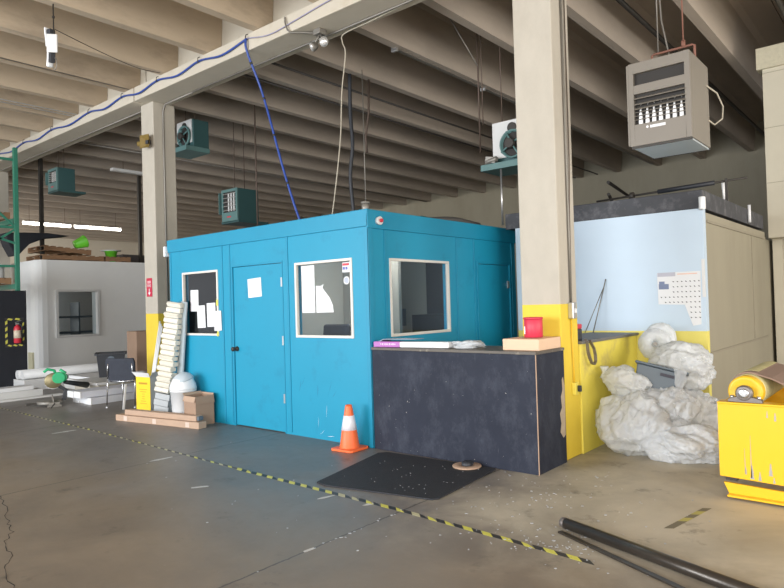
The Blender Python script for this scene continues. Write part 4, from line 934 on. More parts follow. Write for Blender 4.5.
mk('handle', MB(TA).tube([(.02, -.03, .10), (.02, -.07, .19), (.02, -.16, .20), (.02, -.20, .15)], .021).tube([(.02, .04, .13), (.02, .08, .17), (.02, -.0, .21)], .022), M['sawgreen'], t)
mk('dust_bag', MB(T_).cyl((.06, .2, .33), (.40, .52, .22), .03, .05, n=16), M['black'], t)
one('power_drill', MB().cyl((-11.15, 5.05, .05), (-11.02, 5.3, .07), .045, .05).bar((-11.02, 5.25, .06), (-10.95, 5.08, .03), .04, .05), [M['black']], 'black cordless tool lying on the floor between the saw and the white boards', 'tool', (-11.1, 5.15, 0), bevel=.006)
one('clear_wrap', MB().lathe((-11.2, 5.2, .0), [(0, .002)] + [(.12 * math.sin(k), .02 + .06 * (1 - math.cos(k))) for k in (.6, 1.0, 1.4, 1.8, 2.4, 3.0)], 14), M['bag'], 'small bunch of clear film beside the black tool near the white boards', 'plastic film', (-11.2, 5.2, 0)).scale = (.6, .6, .5)

# ------------------------------------------------------------------ fire sign and emergency horn on the far column
t = thing('fire_sign', 'narrow red fire extinguisher sign with white arrow on the far concrete column', 'sign', (-10.03, 5.623, 1.9))
mk('plate', MB().box(-10.12, -9.95, 5.617, 5.6235, 1.765, 2.075), mat('sign_red', (0.52, 0.02, 0.06), .4, var=.05), t)
b = MB(); b.prism([(-10.045, 1.90), (-10.025, 1.90), (-10.025, 1.835), (-10.0, 1.835), (-10.035, 1.785), (-10.07, 1.835), (-10.045, 1.835)], 'y', 5.6155, 5.617)
mk('arrow', b, M['paper'], t)
mk('pictogram', MB().box(-10.09, -9.98, 5.6155, 5.617, 1.985, 2.03), mat('sign_pink', (0.65, 0.35, 0.38), .5), t)
fc = bpy.data.curves.new('sign_text', 'FONT'); fc.body = 'FIRE'; fc.size = .065; fc.extrude = .0005; fc.align_x = 'CENTER'
fo = bpy.data.objects.new('lettering', fc); COL.objects.link(fo); bpy.context.view_layer.update(); tm = bpy.data.meshes.new_from_object(fo); bpy.data.objects.remove(fo); fo = bpy.data.objects.new('lettering', tm); COL.objects.link(fo); tm.materials.append(M['paper']); fo.parent = t
fo.location = Vector((-10.035, 5.6155, 1.925)) - Vector(t['_o']); fo.rotation_euler = (R(90), 0, 0)
t = thing('emergency_horn', 'yellowish square warning horn sticking out of the far concrete column', 'horn', (-9.92, 5.6, 4.33))
T_ = Matrix.Translation((-9.90, 5.58, 4.34)) @ Matrix.Rotation(R(12), 4, 'Z') @ Matrix.Scale(.62, 4)
hm = mat('aged_yellow_plastic', (0.24, 0.165, 0.045), .5)
b = MB(T_); s0, s1 = .06, .17
b.add([(-s0, 0, -s0), (s0, 0, -s0), (s0, 0, s0), (-s0, 0, s0), (-s1, -.12, -s1), (s1, -.12, -s1), (s1, -.12, s1), (-s1, -.12, s1)], [(0, 1, 2, 3), (0, 1, 5, 4), (1, 2, 6, 5), (2, 3, 7, 6), (3, 0, 4, 7)])
b.add([(-s0, .01, -s0), (s0, .01, -s0), (s0, .01, s0), (-s0, .01, s0), (-s1 - .006, -.12, -s1 - .006), (s1 + .006, -.12, -s1 - .006), (s1 + .006, -.12, s1 + .006), (-s1 - .006, -.12, s1 + .006)], [(0, 1, 5, 4), (1, 2, 6, 5), (2, 3, 7, 6), (3, 0, 4, 7), (0, 1, 2, 3)])
mk('flare', b, hm, t)
mk('driver', MB(T_).box(-.05, .05, -.05, .06, -.05, .05), M['black'], t, .006)
mk('side_horn', MB(T_).cyl((-.08, .02, 0), (-.36, .0, .0), .03, .07, n=16), hm, t)
mk('bracket', MB(T_).box(-.03, .03, .05, .12, -.08, .08), M['galv'], t)
one('conduit_run', MB().tube([(-9.785, 5.80, .1), (-9.785, 5.80, 4.6), (-9.785, 5.80, 4.88), (-9.70, 5.80, 4.985), (-8.9, 5.8, 4.99)], .016), M['galv'], 'thin conduit running up the far column and bending under the girder', 'conduit', (-9.785, 5.8, 0))

# ------------------------------------------------------------------ pallet rack, black panel, extinguisher
t = thing('pallet_rack', 'tall green pallet rack frame at the left edge holding wrapped goods', 'rack', (-14.4, 4.6, 0))
mk('upright_post', MB().box(-14.44, -14.36, 5.11, 5.19, .001, 4.98), M['rackgreen'], t, .004)
mk('upright_post', MB().box(-14.44, -14.36, 4.02, 4.10, .001, 4.98), M['rackgreen'], t, .004)
mk('upright_post', MB().box(-17.14, -17.06, 5.11, 5.19, .001, 4.98), M['rackgreen'], t, .004)
for z in (2.50, 3.30, 4.70): mk('cross_strut', MB().box(-14.42, -14.38, 4.10, 5.11, z, z + .05), M['rackgreen'], t)
for za, zb in ((3.0, 3.32), (3.35, 4.3)): mk('diagonal_brace', MB().bar((-14.40, 4.10, zb), (-14.40, 5.11, za), .04, .04), M['rackgreen'], t)
mk('diagonal_brace', MB().bar((-14.40, 4.10, 2.55), (-14.40, 5.11, 3.28), .04, .04), M['rackgreen'], t)
for z in (2.06, 3.42): mk('shelf_beam', MB().box(-17.06, -14.44, 5.11, 5.17, z, z + .10), M['rackgreen'], t); mk('shelf_beam', MB().box(-17.06, -14.44, 4.04, 4.10, z, z + .10), M['rackgreen'], t)
def pallet(label, x0, y0, z, lx, ly, n=7, group='wooden pallets', rot=(0, 0, 0), nm='wooden_pallet'):
    t = thing(nm, label, 'pallet', (x0 + lx / 2, y0 + ly / 2, z), 0, group)
    T_ = Matrix.Translation((x0 + lx / 2, y0 + ly / 2, z + .001)) @ Euler(rot).to_matrix().to_4x4()
    for k in range(3): mk('runner', MB(T_).box(-lx / 2 + k * (lx - .05) / 2, -lx / 2 + .05 + k * (lx - .05) / 2, -ly / 2, ly / 2, .02, .11), M['wood'], t)
    for k in range(n): y = -ly / 2 + k * (ly - .09) / (n - 1); mk('deck_board', MB(T_).box(-lx / 2, lx / 2, y, y + .09, .111, .131), M['wood'], t)
    for k in range(3): y = -ly / 2 + k * (ly - .09) / 2; mk('bottom_board', MB(T_).box(-lx / 2, lx / 2, y, y + .09, 0, .0195), M['wood'], t)
    return t
pallet('wooden pallet under the white drums on the lower shelf of the green rack', -15.75, 4.12, 2.16, 1.2, .97)
pallet('wooden pallet on the upper shelf of the green rack', -15.75, 4.12, 3.52, 1.2, .97)
for k, (x, y) in enumerate(((-14.80, 4.90), (-14.80, 4.60), (-15.12, 4.90), (-15.12, 4.6))):
    one('white_drum', MB().lathe((x, y, 2.293), [(0, 0), (.13, 0), (.14, .01), (.14, .26), (.145, .262), (.145, .285), (.12, .29), (0, .29)], 24), M['white'],
        ['white pail on the lower rack shelf, nearest the rack post', 'white pail on the lower rack shelf, left of the nearest one', 'white pail on the lower rack shelf, behind the nearest one', 'white pail on the lower rack shelf, behind and to the left'][k], 'pail', (x, y, 2.293), 'white pails on the rack')
crumple('wrapped_load', 'pinkish grey film wrapped load on the upper shelf of the green rack', 'wrapped goods', (-15.2, 4.62, 3.98), (.42, .42, .32), 22, .2, mat('dusty_wrap', (0.34, 0.30, 0.28), .5, var=.2, dirt=((0.4, 0.2, 0.18), 5, .5, .6)), sub=4, flat=3.655)
one('privacy_panel', MB().box(-14.33, -14.29, 3.0, 5.27, .001, 2.02), M['panelblack'], 'black panel screening the foot of the green rack', 'panel', (-14.31, 4.1, 0), bevel=.003)
b = MB(); random.seed(1)
for k in range(4): b.prism([(4.865, .93 + k * .13), (4.905, .96 + k * .13), (4.905, 1.03 + k * .13), (4.865, 1.0 + k * .13)], 'x', -14.289, -14.286)
for k in range(3): b.prism([(4.90 + k * .10, .905), (4.96 + k * .10, .88), (4.99 + k * .10, .90), (4.93 + k * .10, .925)], 'x', -14.289, -14.286)
for k in range(2): b.prism([(4.90 + k * .14, 1.43), (4.98 + k * .14, 1.41), (5.01 + k * .14, 1.44), (4.93 + k * .14, 1.46)], 'x', -14.289, -14.286)
for k in range(3): b.prism([(5.185, .98 + k * .15), (5.215, 1.01 + k * .15), (5.215, 1.07 + k * .15), (5.185, 1.04 + k * .15)], 'x', -14.289, -14.286)
b.box(-14.2896, -14.2888, 4.86, 5.22, .87, .935, 1).box(-14.2896, -14.2888, 4.86, 5.22, 1.405, 1.465, 1).box(-14.2896, -14.2888, 4.86, 4.91, .92, 1.42, 1).box(-14.2896, -14.2888, 5.18, 5.22, .92, 1.42, 1)
one('hazard_frame', b, [M['tape_y'], M['tape_k']], 'yellow and black hazard tape frame around the fire extinguisher', 'tape', (-14.288, 5.04, 1.18))
t = thing('fire_extinguisher', 'red fire extinguisher hung on the black panel inside a yellow taped frame', 'fire extinguisher', (-14.2, 5.06, 1.18))
mk('cylinder', MB().lathe((-14.21, 5.06, .95), [(0, 0), (.06, 0), (.066, .01), (.066, .29), (.055, .335), (.025, .36), (.02, .375), (0, .376)], 24), M['red'], t)
mk('label_band', MB().lathe((-14.21, 5.06, .95), [(.0665, .10), (.0672, .10), (.0672, .26), (.0665, .26)], 24), mat('label_cream', (0.6, 0.52, 0.4), .5), t)
mk('valve', MB().box(-14.23, -14.19, 5.03, 5.09, 1.326, 1.36).bar((-14.21, 5.02, 1.37), (-14.21, 5.14, 1.41), .02, .008), M['alu'], t, .003)
mk('hose', MB().tube([(-14.20, 5.08, 1.34), (-14.17, 5.13, 1.30), (-14.18, 5.14, 1.15), (-14.20, 5.135, 1.02)], .010), M['black'], t)
mk('bracket', MB().box(-14.289, -14.26, 5.035, 5.085, 1.05, 1.25), M['dark'], t)

# roof of the white room
pallet('reddish wooden pallet lying on the white block room roof', -16.9, 6.25, 2.80, 1.0, 1.45)
pallet('upper tilted wooden pallet at the left corner of the white room roof', -16.95, 6.30, 2.985, 1.0, 1.1, rot=(R(-4), 0, 0))
pallet('wooden pallet lying furthest right on the white room roof', -16.9, 7.75, 2.80, 1.0, .65, 5)
def pail(label, M_, s=1):
    t = thing('green_bucket', label, 'bucket', M_.translation, 0, 'green buckets on the white room roof')
    b = MB(M_); b.lathe((0, 0, 0), [(0, 0), (.10 * s, 0), (.15 * s, .26 * s), (.158 * s, .26 * s), (.158 * s, .275 * s), (.14 * s, .275 * s), (.092 * s, .01 * s), (0, .012 * s)], 24)
    mk('bucket_body', b, M['lime'], t); return t
pail('bright green bucket tipped over on the pallets of the white room roof', Matrix.Translation((-16.05, 7.05, 3.20)) @ Matrix.Rotation(R(-68), 4, 'X'))
pail('bright green bucket under a white lid on the front edge of the white room roof', Matrix.Translation((-16.04, 7.95, 2.803)))
t = thing('white_tray', 'flat white tray lying over the green bucket on the roof edge', 'tray', (-16.04, 7.95, 3.08))
mk('disc', MB().lathe((-16.04, 7.95, 3.08), [(0, 0), (.24, 0), (.245, .02), (.0, .03)], 28), M['offwhite'], t)
one('dark_bundle', MB().obox((-16.8, 8.9, 2.93), (.6, .9, .25), (0, 0, .1)).obox((-16.7, 9.9, 2.9), (.5, .8, .2), (0, .1, .3)), mat('brown_grey_bundle', (0.10, 0.09, 0.09), .8, var=.3), 'dark bundles lying on the roof behind the green bucket', 'bundle', (-16.8, 9.3, 2.8))
post = one('steel_post', MB().box(-16.24, -16.16, 6.31, 6.39, 2.801, 5.25), M['dark'], 'dark steel post rising from the left corner of the white room roof', 'post', (-16.2, 6.35, 2.8))
one('steel_post', MB().box(-16.24, -16.16, 8.80, 8.88, 2.801, 5.25), M['dark'], 'dark steel post rising from the white room roof beside the far column', 'post', (-16.2, 8.84, 2.8))
b = MB()
P1 = [(5.35, 3.35), (5.75, 3.38), (6.25, 3.40), (6.75, 3.36), (6.2, 3.28), (5.85, 3.12), (5.62, 2.86), (5.55, 2.84), (5.42, 3.1)]
b.prism(P1, 'x', -16.05, -15.6)
one('black_tarp', b, M['panelblack'], 'black tarp draped between the green rack and the white room roof', 'tarp', (-15.8, 5.9, 3.0), bevel=.02)

# fluorescent tubes far back on the left
for y0, y1, lb in ((8.8, 10.4, 'lit fluorescent tube high at the far left, the nearer of the two'), (10.55, 12.3, 'lit fluorescent tube high at the far left, the further right one')):
    t = thing('fluorescent_light', lb, 'light fixture', (-24, (y0 + y1) / 2, 4.72), 0, 'far fluorescent lights')
    mk('tube', MB().cyl((-24, y0, 4.70), (-24, y1, 4.70), .045, n=12), M['tube'], t)
    mk('reflector', MB().prism([(-24.12, 4.75), (-23.88, 4.75), (-23.95, 4.80), (-24.05, 4.80)], 'y', y0, y1), M['offwhite'], t)
    for y in (y0 + .2, y1 - .2): mk('hanger', MB().cyl((-24, y, 4.80), (-24, y, 6.0), .006), M['rod'], t)
t = thing('fluorescent_light', 'dim white strip light under the ceiling just left of the far column', 'light fixture', (-15.2, 8, 5.0))
mk('housing', MB().box(-15.3, -15.15, 7.6, 8.8, 4.98, 5.05), M['offwhite'], t, .006)
mk('hanger', MB().cyl((-15.22, 7.9, 5.05), (-15.22, 7.9, 6.0), .006).cyl((-15.22, 8.5, 5.05), (-15.22, 8.5, 6.0), .006), M['rod'], t)

# ------------------------------------------------------------------ unit heaters
def heater(label, x0, x1, y0, y1, z0, z1, style, group='teal unit heaters hung from the ceiling', top=6.0, rods=None):
    t = thing('unit_heater', label, 'heater', ((x0 + x1) / 2, (y0 + y1) / 2, z0), 0, group)
    w_, h_ = x1 - x0, z1 - z0
    if style == 'front':
        mk('cabinet', MB().box(x0, x1, y0 + .03, y1, z0 + .02, z1), M['teal'], t, .008)
        b = MB(); e = .05
        b.box(x0, x0 + e, y0, y0 + .03, z0, z1).box(x1 - e, x1, y0, y0 + .03, z0, z1).box(x0 + e, x1 - e, y0, y0 + .03, z1 - .06, z1).box(x0 + e, x1 - e, y0, y0 + .03, z0, z0 + .20)
        mk('front_frame', b, M['teal_lt'], t, .003)
        mk('dark_opening', MB().box(x0 + e, x1 - e, y0 + .024, y0 + .03, z0 + .2, z1 - .06), M['heater_in'], t)
        n = 5
        for k in range(n): z = z0 + .24 + k * (h_ - .34) / (n - 1); mk('louver', MB().box(x0 + e, x1 - e, y0 - .005, y0 + .02, z, z + .012), M['alu'], t)
        for k in range(3): x = x0 + w_ * (.40 + .17 * k); mk('burner_tube', MB().box(x, x + .035, y0 + .008, y0 + .022, z0 + .22, z1 - .1), M['offwhite'], t)
        mk('side_vane', MB().box(x0 - .06, x0 - .045, y0 - .03, y0 + .06, z0 + .18, z1 - .05), M['teal_lt'], t)
        mk('name_badge', MB().box(x0 + w_ * .35, x0 + w_ * .6, y0 - .004, y0, z0 + .09, z0 + .12), M['red'], t)
        mk('base_tray', MB().box(x0 - .02, x1 + .04, y0, y1 + .22, z0 - .03, z0 + .018), M['teal'], t, .004)
    else:
        mk('cabinet', MB().box(x0, x1, y0 + .12, y1, z0 + .02, z1), M['teal'], t, .008)
        mk('rear_plate', MB().box(x0, x1 - .04, y0 + .10, y0 + .119, z0 + .12, z1), M['offwhite'], t)
        xm, zm = (x0 + x1) / 2 + .02, z0 + h_ * .45
        mk('fan_ring', MB().lathe((xm, y0 + .10, zm), [(.19, 0), (.205, -.03), (.20, -.06), (.18, -.055), (.175, 0)], 28, axis='y'), M['teal_lt'], t)
        mk('fan_void', MB().cyl((xm, y0 + .099, zm), (xm, y0 + .095, zm), .172, n=28), M['heater_in'], t)
        mk('motor', MB().cyl((xm - .02, y0 - .02, zm), (xm - .02, y0 + .09, zm), .07, n=18), M['dark'], t, .006)
        for a in range(4): mk('fan_guard_rod', MB().cyl((xm + .03 * math.cos(a * 1.57 + .5), y0 + .03, zm + .03 * math.sin(a * 1.57 + .5)), (xm + .21 * math.cos(a * 1.57 + .5), y0 + .06, zm + .21 * math.sin(a * 1.57 + .5)), .012), M['teal_lt'], t)
        mk('flue_hole', MB().lathe((xm - .02, y0 + .10, z1 - .11), [(.06, -.02), (.07, -.02), (.07, 0), (.05, .0)], 20, axis='y').cyl((xm - .02, y0 + .099, z1 - .11), (xm - .02, y0 + .096, z1 - .11), .055, n=20), M['dark'], t)
        mk('gas_valve', MB().obox((x0 + .02, y0 + .02, z0 + .10), (.16, .10, .09), (.1, .2, .1)).cyl((x0 - .06, y0, z0 + .07), (x0 + .12, y0, z0 + .10), .04), M['galv'], t, .006)
        mk('base_tray', MB().box(x0 - .12, x1 + .02, y0 - .06, y1, z0 - .06, z0 + .03), M['teal_lt'], t, .004)
    for x in (rods or (x0 + .1, x1 - .1)): mk('hanging_rod', MB().cyl((x, (y0 + y1) / 2, z1 - .01), (x, (y0 + y1) / 2, top), .008), M['rod'], t)
    return t
heater('teal unit heater with louvred front hanging above the left half of the booth', -11.31, -10.78, 8.0, 8.55, 3.32, 4.0, 'front')
heater('dark teal unit heater hanging just right of the far concrete column', -11.15, -10.62, 6.8, 7.26, 4.60, 5.16, 'back')
heater('teal unit heater hanging to the left of the far column above the white room', -15.30, -14.82, 6.15, 6.55, 4.28, 4.80, 'front')
heater('teal and white unit heater with exposed motor partly hidden behind the front column', -4.80, -4.15, 8.0, 8.5, 3.46, 4.10, 'back', rods=(-4.72, -4.3))
one('heater_pipe', MB().cyl((-4.62, 8.0, 2.60), (-4.62, 8.0, 3.40), .014), M['alu'], 'thin vertical pipe below the heater behind the front column', 'pipe', (-4.62, 8.0, 2.6))
# big taupe heater on the right
t = thing('unit_heater', 'large taupe unit heater with white burner tubes hanging at the upper right', 'heater', (-1.87, 6.5, 2.96))
x0, x1, y0, y1, z0, z1 = -2.155, -1.60, 6.2, 6.84, 2.965, 3.76
mk('cabinet', MB().box(x0, x1, y0 + .05, y1, z0, z1), M['heater'], t, .006)
b = MB(); e = .045
b.box(x0, x0 + e, y0, y0 + .049, z0, z1).box(x1 - e, x1, y0, y0 + .049, z0, z1).box(x0 + e, x1 - e, y0, y0 + .049, z1 - .10, z1).box(x0 + e, x1 - e, y0, y0 + .049, z0, z0 + .205).box(x0 + e, x1 - e, y0, y0 + .049, z1 - .30, z1 - .215)
mk('front_frame', b, M['heater'], t, .003)
mk('dark_opening', MB().box(x0 + e, x1 - e, y0 + .04, y0 + .049, z0 + .205, z1 - .30).box(x0 + e, x1 - e, y0 + .04, y0 + .049, z1 - .215, z1 - .10), M['heater_in'], t)
for k, z in enumerate((.455, .40, .355)): mk('louver', MB().obox(((x0 + x1) / 2, y0 + .004, z0 + z), (x1 - x0 - 2 * e, .045, .006), (R(28), 0, 0)), M['heater'], t)
for z in (.32, .285, .25): mk('grille_bar', MB().cyl((x0 + e, y0 + .004, z0 + z), (x1 - e, y0 + .004, z0 + z), .004), M['heater'], t)
for k in range(7):
    x = x0 + e + .055 + k * .0615
    mk('burner_tube', MB().prism([(x - .018, z0 + .206), (x + .018, z0 + .206), (x + .014, z0 + .29), (x + .006, z0 + .33), (x + .006, z0 + .355), (x - .006, z0 + .355), (x - .006, z0 + .33), (x - .014, z0 + .29)], 'y', y0 + .012, y0 + .038), M['white'], t, .002)
    mk('igniter_gap', MB().prism([(x - .012, z0 + .405), (x + .012, z0 + .405), (x, z0 + .385)], 'y', y0 + .03, y0 + .0395), M['alu'], t)
mk('name_plate', MB().box(x0 + .19, x0 + .33, y0 - .004, y0, z0 + .15, z0 + .175), M['paper'], t)
mk('badge', MB().cyl((x0 + .165, y0, z0 + .165), (x0 + .165, y0 - .004, z0 + .165), .012), M['paper'], t)
mk('bottom_pan', MB().box(x0 + .02, x1 - .01, y0 + .02, y1 - .02, z0 - .018, z0 - .001), M['heater_pan'], t, .003)
for ya in (y0 + .01, y1 - .02): mk('pan_lip', MB().box(x0 + .01, x1, ya, ya + .01, z0 - .022, z0 - .001), M['dark'], t)
mk('side_flange', MB().box(x0 - .018, x0, y0 + .0, y0 + .03, z0 + .01, z1 - .01), M['heater'], t)
gp = mk('gas_pipe', MB().tube([(x0 + .12, y0 + .35, z1), (x0 + .12, y0 + .35, z1 + .15), (x0 + .14, y0 + .35, z1 + .16), (x1 - .06, y0 + .35, z1 + .16), (x1 - .04, y0 + .35, z1 + .15), (x1 - .04, y0 + .35, z1 - .0)], .012), M['rust'], t)
mk('tee_fitting', MB().cyl((x1 - .14, y0 + .35, z1 + .16), (x1 - .14, y0 + .35, z1 + .22), .02), M['rust'], gp)
mk('hanging_rod', MB().cyl((x1 - .14, y0 + .35, z1 + .2), (x1 - .14, y0 + .35, 6.0), .007), M['rust'], t)
mk('hanging_rod', MB().cyl((x0 + .18, y0 + .35, z1 + .17), (x0 + .18, y0 + .35, 6.0), .006), M['galv'], t)
mk('flexible_hose', MB().tube([(x0 + .30, y0 + .4, z1), (x0 + .26, y0 + .42, z1 + .15), (x0 + .20, y0 + .42, z1 + .5), (x0 + .18, y0 + .42, z1 + 1.0), (x0 + .18, y0 + .42, 6.0)], .008), M['galv'], t)
mk('side_cable', MB().tube([(x1, y1 - .1, z1 - .20), (x1 + .05, y1 + .1, z1 - .24), (x1 + .08, y1 + .2, z1 - .36), (x1 + .07, y1 + .2, z1 - .48), (x1 + .02, y1 + .1, z1 - .55), (x1, y1 - .05, z1 - .53)], .008), M['cord'], t)

# ------------------------------------------------------------------ girder cables, flood lamps, antenna
def catmull(P, n=6):
    P = [Vector(p) for p in P]; Q = [P[0] * 2 - P[1]] + P + [P[-1] * 2 - P[-2]]; out = []
    for i in range(1, len(Q) - 2):
        for k in range(n):
            u = k / n; a, b_, c, d_ = Q[i - 1], Q[i], Q[i + 1], Q[i + 2]
            out.append(.5 * ((2 * b_) + (c - a) * u + (2 * a - 5 * b_ + 4 * c - d_) * u * u + (3 * b_ - a - 3 * c + d_) * u ** 3))
    return out + [P[-1]]
pts = []
hooks = [-15.96, -14.6, -13.2, -11.6, -10.38, -9.25, -8.10, -6.97]
for a, c in zip(hooks, hooks[1:]):
    pts += [(a, 5.40, 5.17)] + [((a + c) / 2 , 5.395, 5.10)]
pts.append((-6.97, 5.40, 5.17))
one('blue_cable', MB().tube(catmull(pts), .015), M['bluecable'], 'blue cable bundle draped in loops along the front of the concrete girder', 'cable', (-11.4, 5.4, 5.15))
for hk, h in zip(('leftmost of the eight on the girder', 'second from the left of eight', 'third from the left of eight', 'fourth from the left, left of the far column', 'just left of the far column top', 'first one right of the far column', 'second one right of the far column', 'rightmost, where the cable drops'), hooks): one('cable_hook', MB().tube([(h, 5.415, 5.235), (h, 5.385, 5.22), (h, 5.375, 5.15), (h, 5.40, 5.145)], .006), M['dark'],
    'dark wire hook holding the blue cable, ' + hk, 'hook', (h, 5.4, 5.2), 'cable hooks on the girder')
dp = catmull([(-6.97, 5.385, 5.17), (-6.97, 5.40, 5.0), (-6.95, 5.6, 4.55), (-6.83, 5.65, 4.1), (-6.62, 5.68, 3.4), (-6.42, 5.7, 2.85), (-6.30, 5.72, 2.56)])
t = thing('blue_drop_cable', 'blue cable bundle dropping from the girder to the blue booth roof', 'cable', (-6.3, 5.72, 2.55))
mk('cable', MB().tube(dp, .016), M['bluecable'], t)
for k in (8, 14, 20, 26): p, q = dp[k], dp[k + 1]; mk('cable_tie', MB().cyl(p, p + (q - p).normalized() * .03, .022, n=12), M['black'], t)
one('thin_blue_wire', MB().tube(catmull([(-6.95, 5.39, 5.17), (-6.5, 5.40, 5.09), (-6.0, 5.40, 5.12), (-5.4, 5.40, 5.17), (-4.6, 5.40, 5.20)]), .007), mat('pale_lilac_wire', (0.30, 0.29, 0.42), .5), 'thin pale blue wire continuing right along the girder face', 'cable', (-5.8, 5.4, 5.15))
one('ivory_cord', MB().tube(catmull([(-3.6, 5.72, 5.0), (-4.4, 5.80, 5.0), (-5.1, 5.85, 4.99), (-5.60, 5.88, 4.985), (-5.66, 5.90, 4.9), (-5.64, 5.93, 4.75), (-5.76, 5.97, 4.3), (-5.84, 6.0, 3.7), (-5.98, 6.0, 2.95), (-6.08, 6.0, 2.56)]), .008), M['cord'],
    'ivory cord running under the girder and dropping to the blue booth roof', 'cord', (-5.9, 6.0, 2.55))
one('girder_conduit', MB().tube([(-3.3, 5.78, 5.0), (-5.6, 5.80, 5.0), (-6.6, 5.80, 5.0), (-8.9, 5.80, 5.0)], .013), M['galv'], 'grey conduit fixed to the underside of the girder', 'conduit', (-6, 5.8, 5.0))
one('girder_conduit', MB().tube([(-10.3, 5.76, 5.0), (-14, 5.76, 5.0), (-17, 5.76, 5.0)], .013), M['galv'], 'grey conduit under the girder left of the far column', 'conduit', (-13, 5.8, 5.0))
t = thing('twin_floodlight', 'pair of round clear flood lamps mounted under the girder', 'floodlight', (-5.8, 5.65, 5.0))
mk('junction_box', MB().box(-5.86, -5.74, 5.58, 5.70, 4.95, 5.018), M['galv'], t, .006)
lens = mat('lamp_lens', (0.75, 0.75, 0.74), .12, .6, var=.2, vs_=20)
for k, (p, dn) in enumerate((((-5.90, 5.62, 4.83), (-.45, -.7, -.35)), ((-5.68, 5.60, 4.82), (.35, -.8, -.3)))):
    T_ = Matrix.Translation(p) @ Vector(dn).normalized().to_track_quat('Z', 'Y').to_matrix().to_4x4()
    h = mk('lamp_head', MB(T_).lathe((0, 0, 0), [(0, -.07), (.03, -.06), (.055, -.02), (.062, .02), (.058, .03)], 24), M['galv'], t)
    mk('lens', MB(T_).lathe((0, 0, 0), [(.056, .028), (.04, .042), (0, .05)], 24), lens, h)
    mk('stem', MB().tube([(-5.8, 5.64, 4.96), ((p[0] - 5.8) / 2, 5.63, 4.90), p], .011), M['galv'], t)
mk('feed_conduit', MB().tube(catmull([(-6.18, 5.40, 5.22), (-6.16, 5.39, 5.12), (-6.10, 5.40, 5.01), (-5.98, 5.50, 4.995), (-5.86, 5.62, 4.985)]), .011), M['galv'], t)
t = thing('hanging_antenna', 'small radio unit with white panels hanging on a rod from the front ceiling', 'antenna', (-7.955, 3.3, 4.5))
cx, cy = -7.955, 3.3
mk('hanging_rod', MB().cyl((cx, cy, 5.25), (cx, cy, 4.55), .008).cyl((cx, cy, 5.08), (cx, cy, 5.10), .016), M['dark'], t)
mk('panel_antenna', MB().obox((cx - .09, cy - .03, 4.86), (.025, .07, .24), (0, R(-8), R(10))), M['white'], t, .008)
mk('panel_antenna', MB().obox((cx + .07, cy - .05, 4.74), (.02, .12, .22), (0, 0, R(-38))), M['offwhite'], t, .008)
mk('panel_antenna', MB().obox((cx - .07, cy - .02, 4.60), (.05, .07, .20), (0, R(12), 0)), M['white'], t, .02)
mk('radio_body', MB().obox((cx - .03, cy - .02, 4.84), (.07, .07, .20), (0, 0, .2)).obox((cx - .01, cy - .02, 4.64), (.06, .06, .2), (0, .1, 0)), M['black'], t, .006)
mk('bracket', MB().box(cx - .06, cx + .06, cy - .02, cy + .01, 4.76, 4.78), M['alu'], t)
mk('cable_loop', MB().tube([(cx + .05 * math.sin(k / 16 * 6.28) + .02, cy, 4.52 + .07 * math.cos(k / 16 * 6.28)) for k in range(17)], .005), M['galv'], t)
one('signal_wire', MB().tube(catmull([(cx, cy, 4.95), (-8.2, 4.0, 4.93), (-8.6, 4.7, 5.02), (-9.0, 5.3, 5.2)]), .005), M['dark'], 'thin dark wire sagging from the hanging antenna to the girder', 'wire', (-8.4, 4.3, 4.95))
one('ceiling_conduit', MB().tube([(-12.1, -2, 5.235), (-12.1, 5.40, 5.235)], .012).tube([(-12.25, -2, 5.237), (-12.25, 5.40, 5.237)], .012), M['offwhite'], 'pair of pale conduits running under the front ceiling at the far left', 'conduit', (-12.1, 2, 5.23))
one('ceiling_conduit', MB().tube([(-10.15, -2, 5.24), (-10.15, 5.4, 5.24)], .009), M['galv'], 'single thin conduit running along a front ceiling beam', 'conduit', (-10.1, 2, 5.24))
# rear bay pipes and strip light rail
t = thing('light_rail', 'long thin galvanised rail under the rear ceiling above the booth', 'rail', (-5.86, 9.5, 5.2))
mk('rail', MB().box(-5.89, -5.83, 7.2, 18.6, 5.235, 5.265), M['galv'], t)
for y in (7.18, 9.6): mk('clamp', MB().box(-5.91, -5.81, y, y + .05, 5.20, 5.30), M['alu'], t, .004)
for x in (-7.55, -8.25): one('ceiling_pipe', MB().cyl((x, 6.2, 5.245 if x > -8 else 5.238), (x, 18.8, 5.245 if x > -8 else 5.238), .018), M['dark'], 'thin dark pipe on the rear ceiling beams, ' + ('the nearer of two' if x > -8 else 'the further of two'), 'pipe', (x, 12, 5.2), 'dark pipes under the rear ceiling')
one('ceiling_pipe', MB().cyl((-3.05, 6.2, 5.5), (-3.05, 18.8, 5.5), .035), M['dark'], 'dark pipe high between the ceiling beams to the right of the front column', 'pipe', (-3, 12, 5.5))
one('ceiling_pipe', MB().cyl((-1.35, 6.2, 5.22), (-1.35, 11.0, 5.22), .03), M['dark'], 'dark pipe under the beam above the taupe heater', 'pipe', (-1.35, 9, 5.2))
one('sprinkler_pipe', MB().cyl((-14.05, 6.3, 5.232), (-14.05, 18.9, 5.232), .018), M['galv'], 'pale pipe running along the rear ceiling behind the blue booth', 'pipe', (-12.5, 12, 5.2))
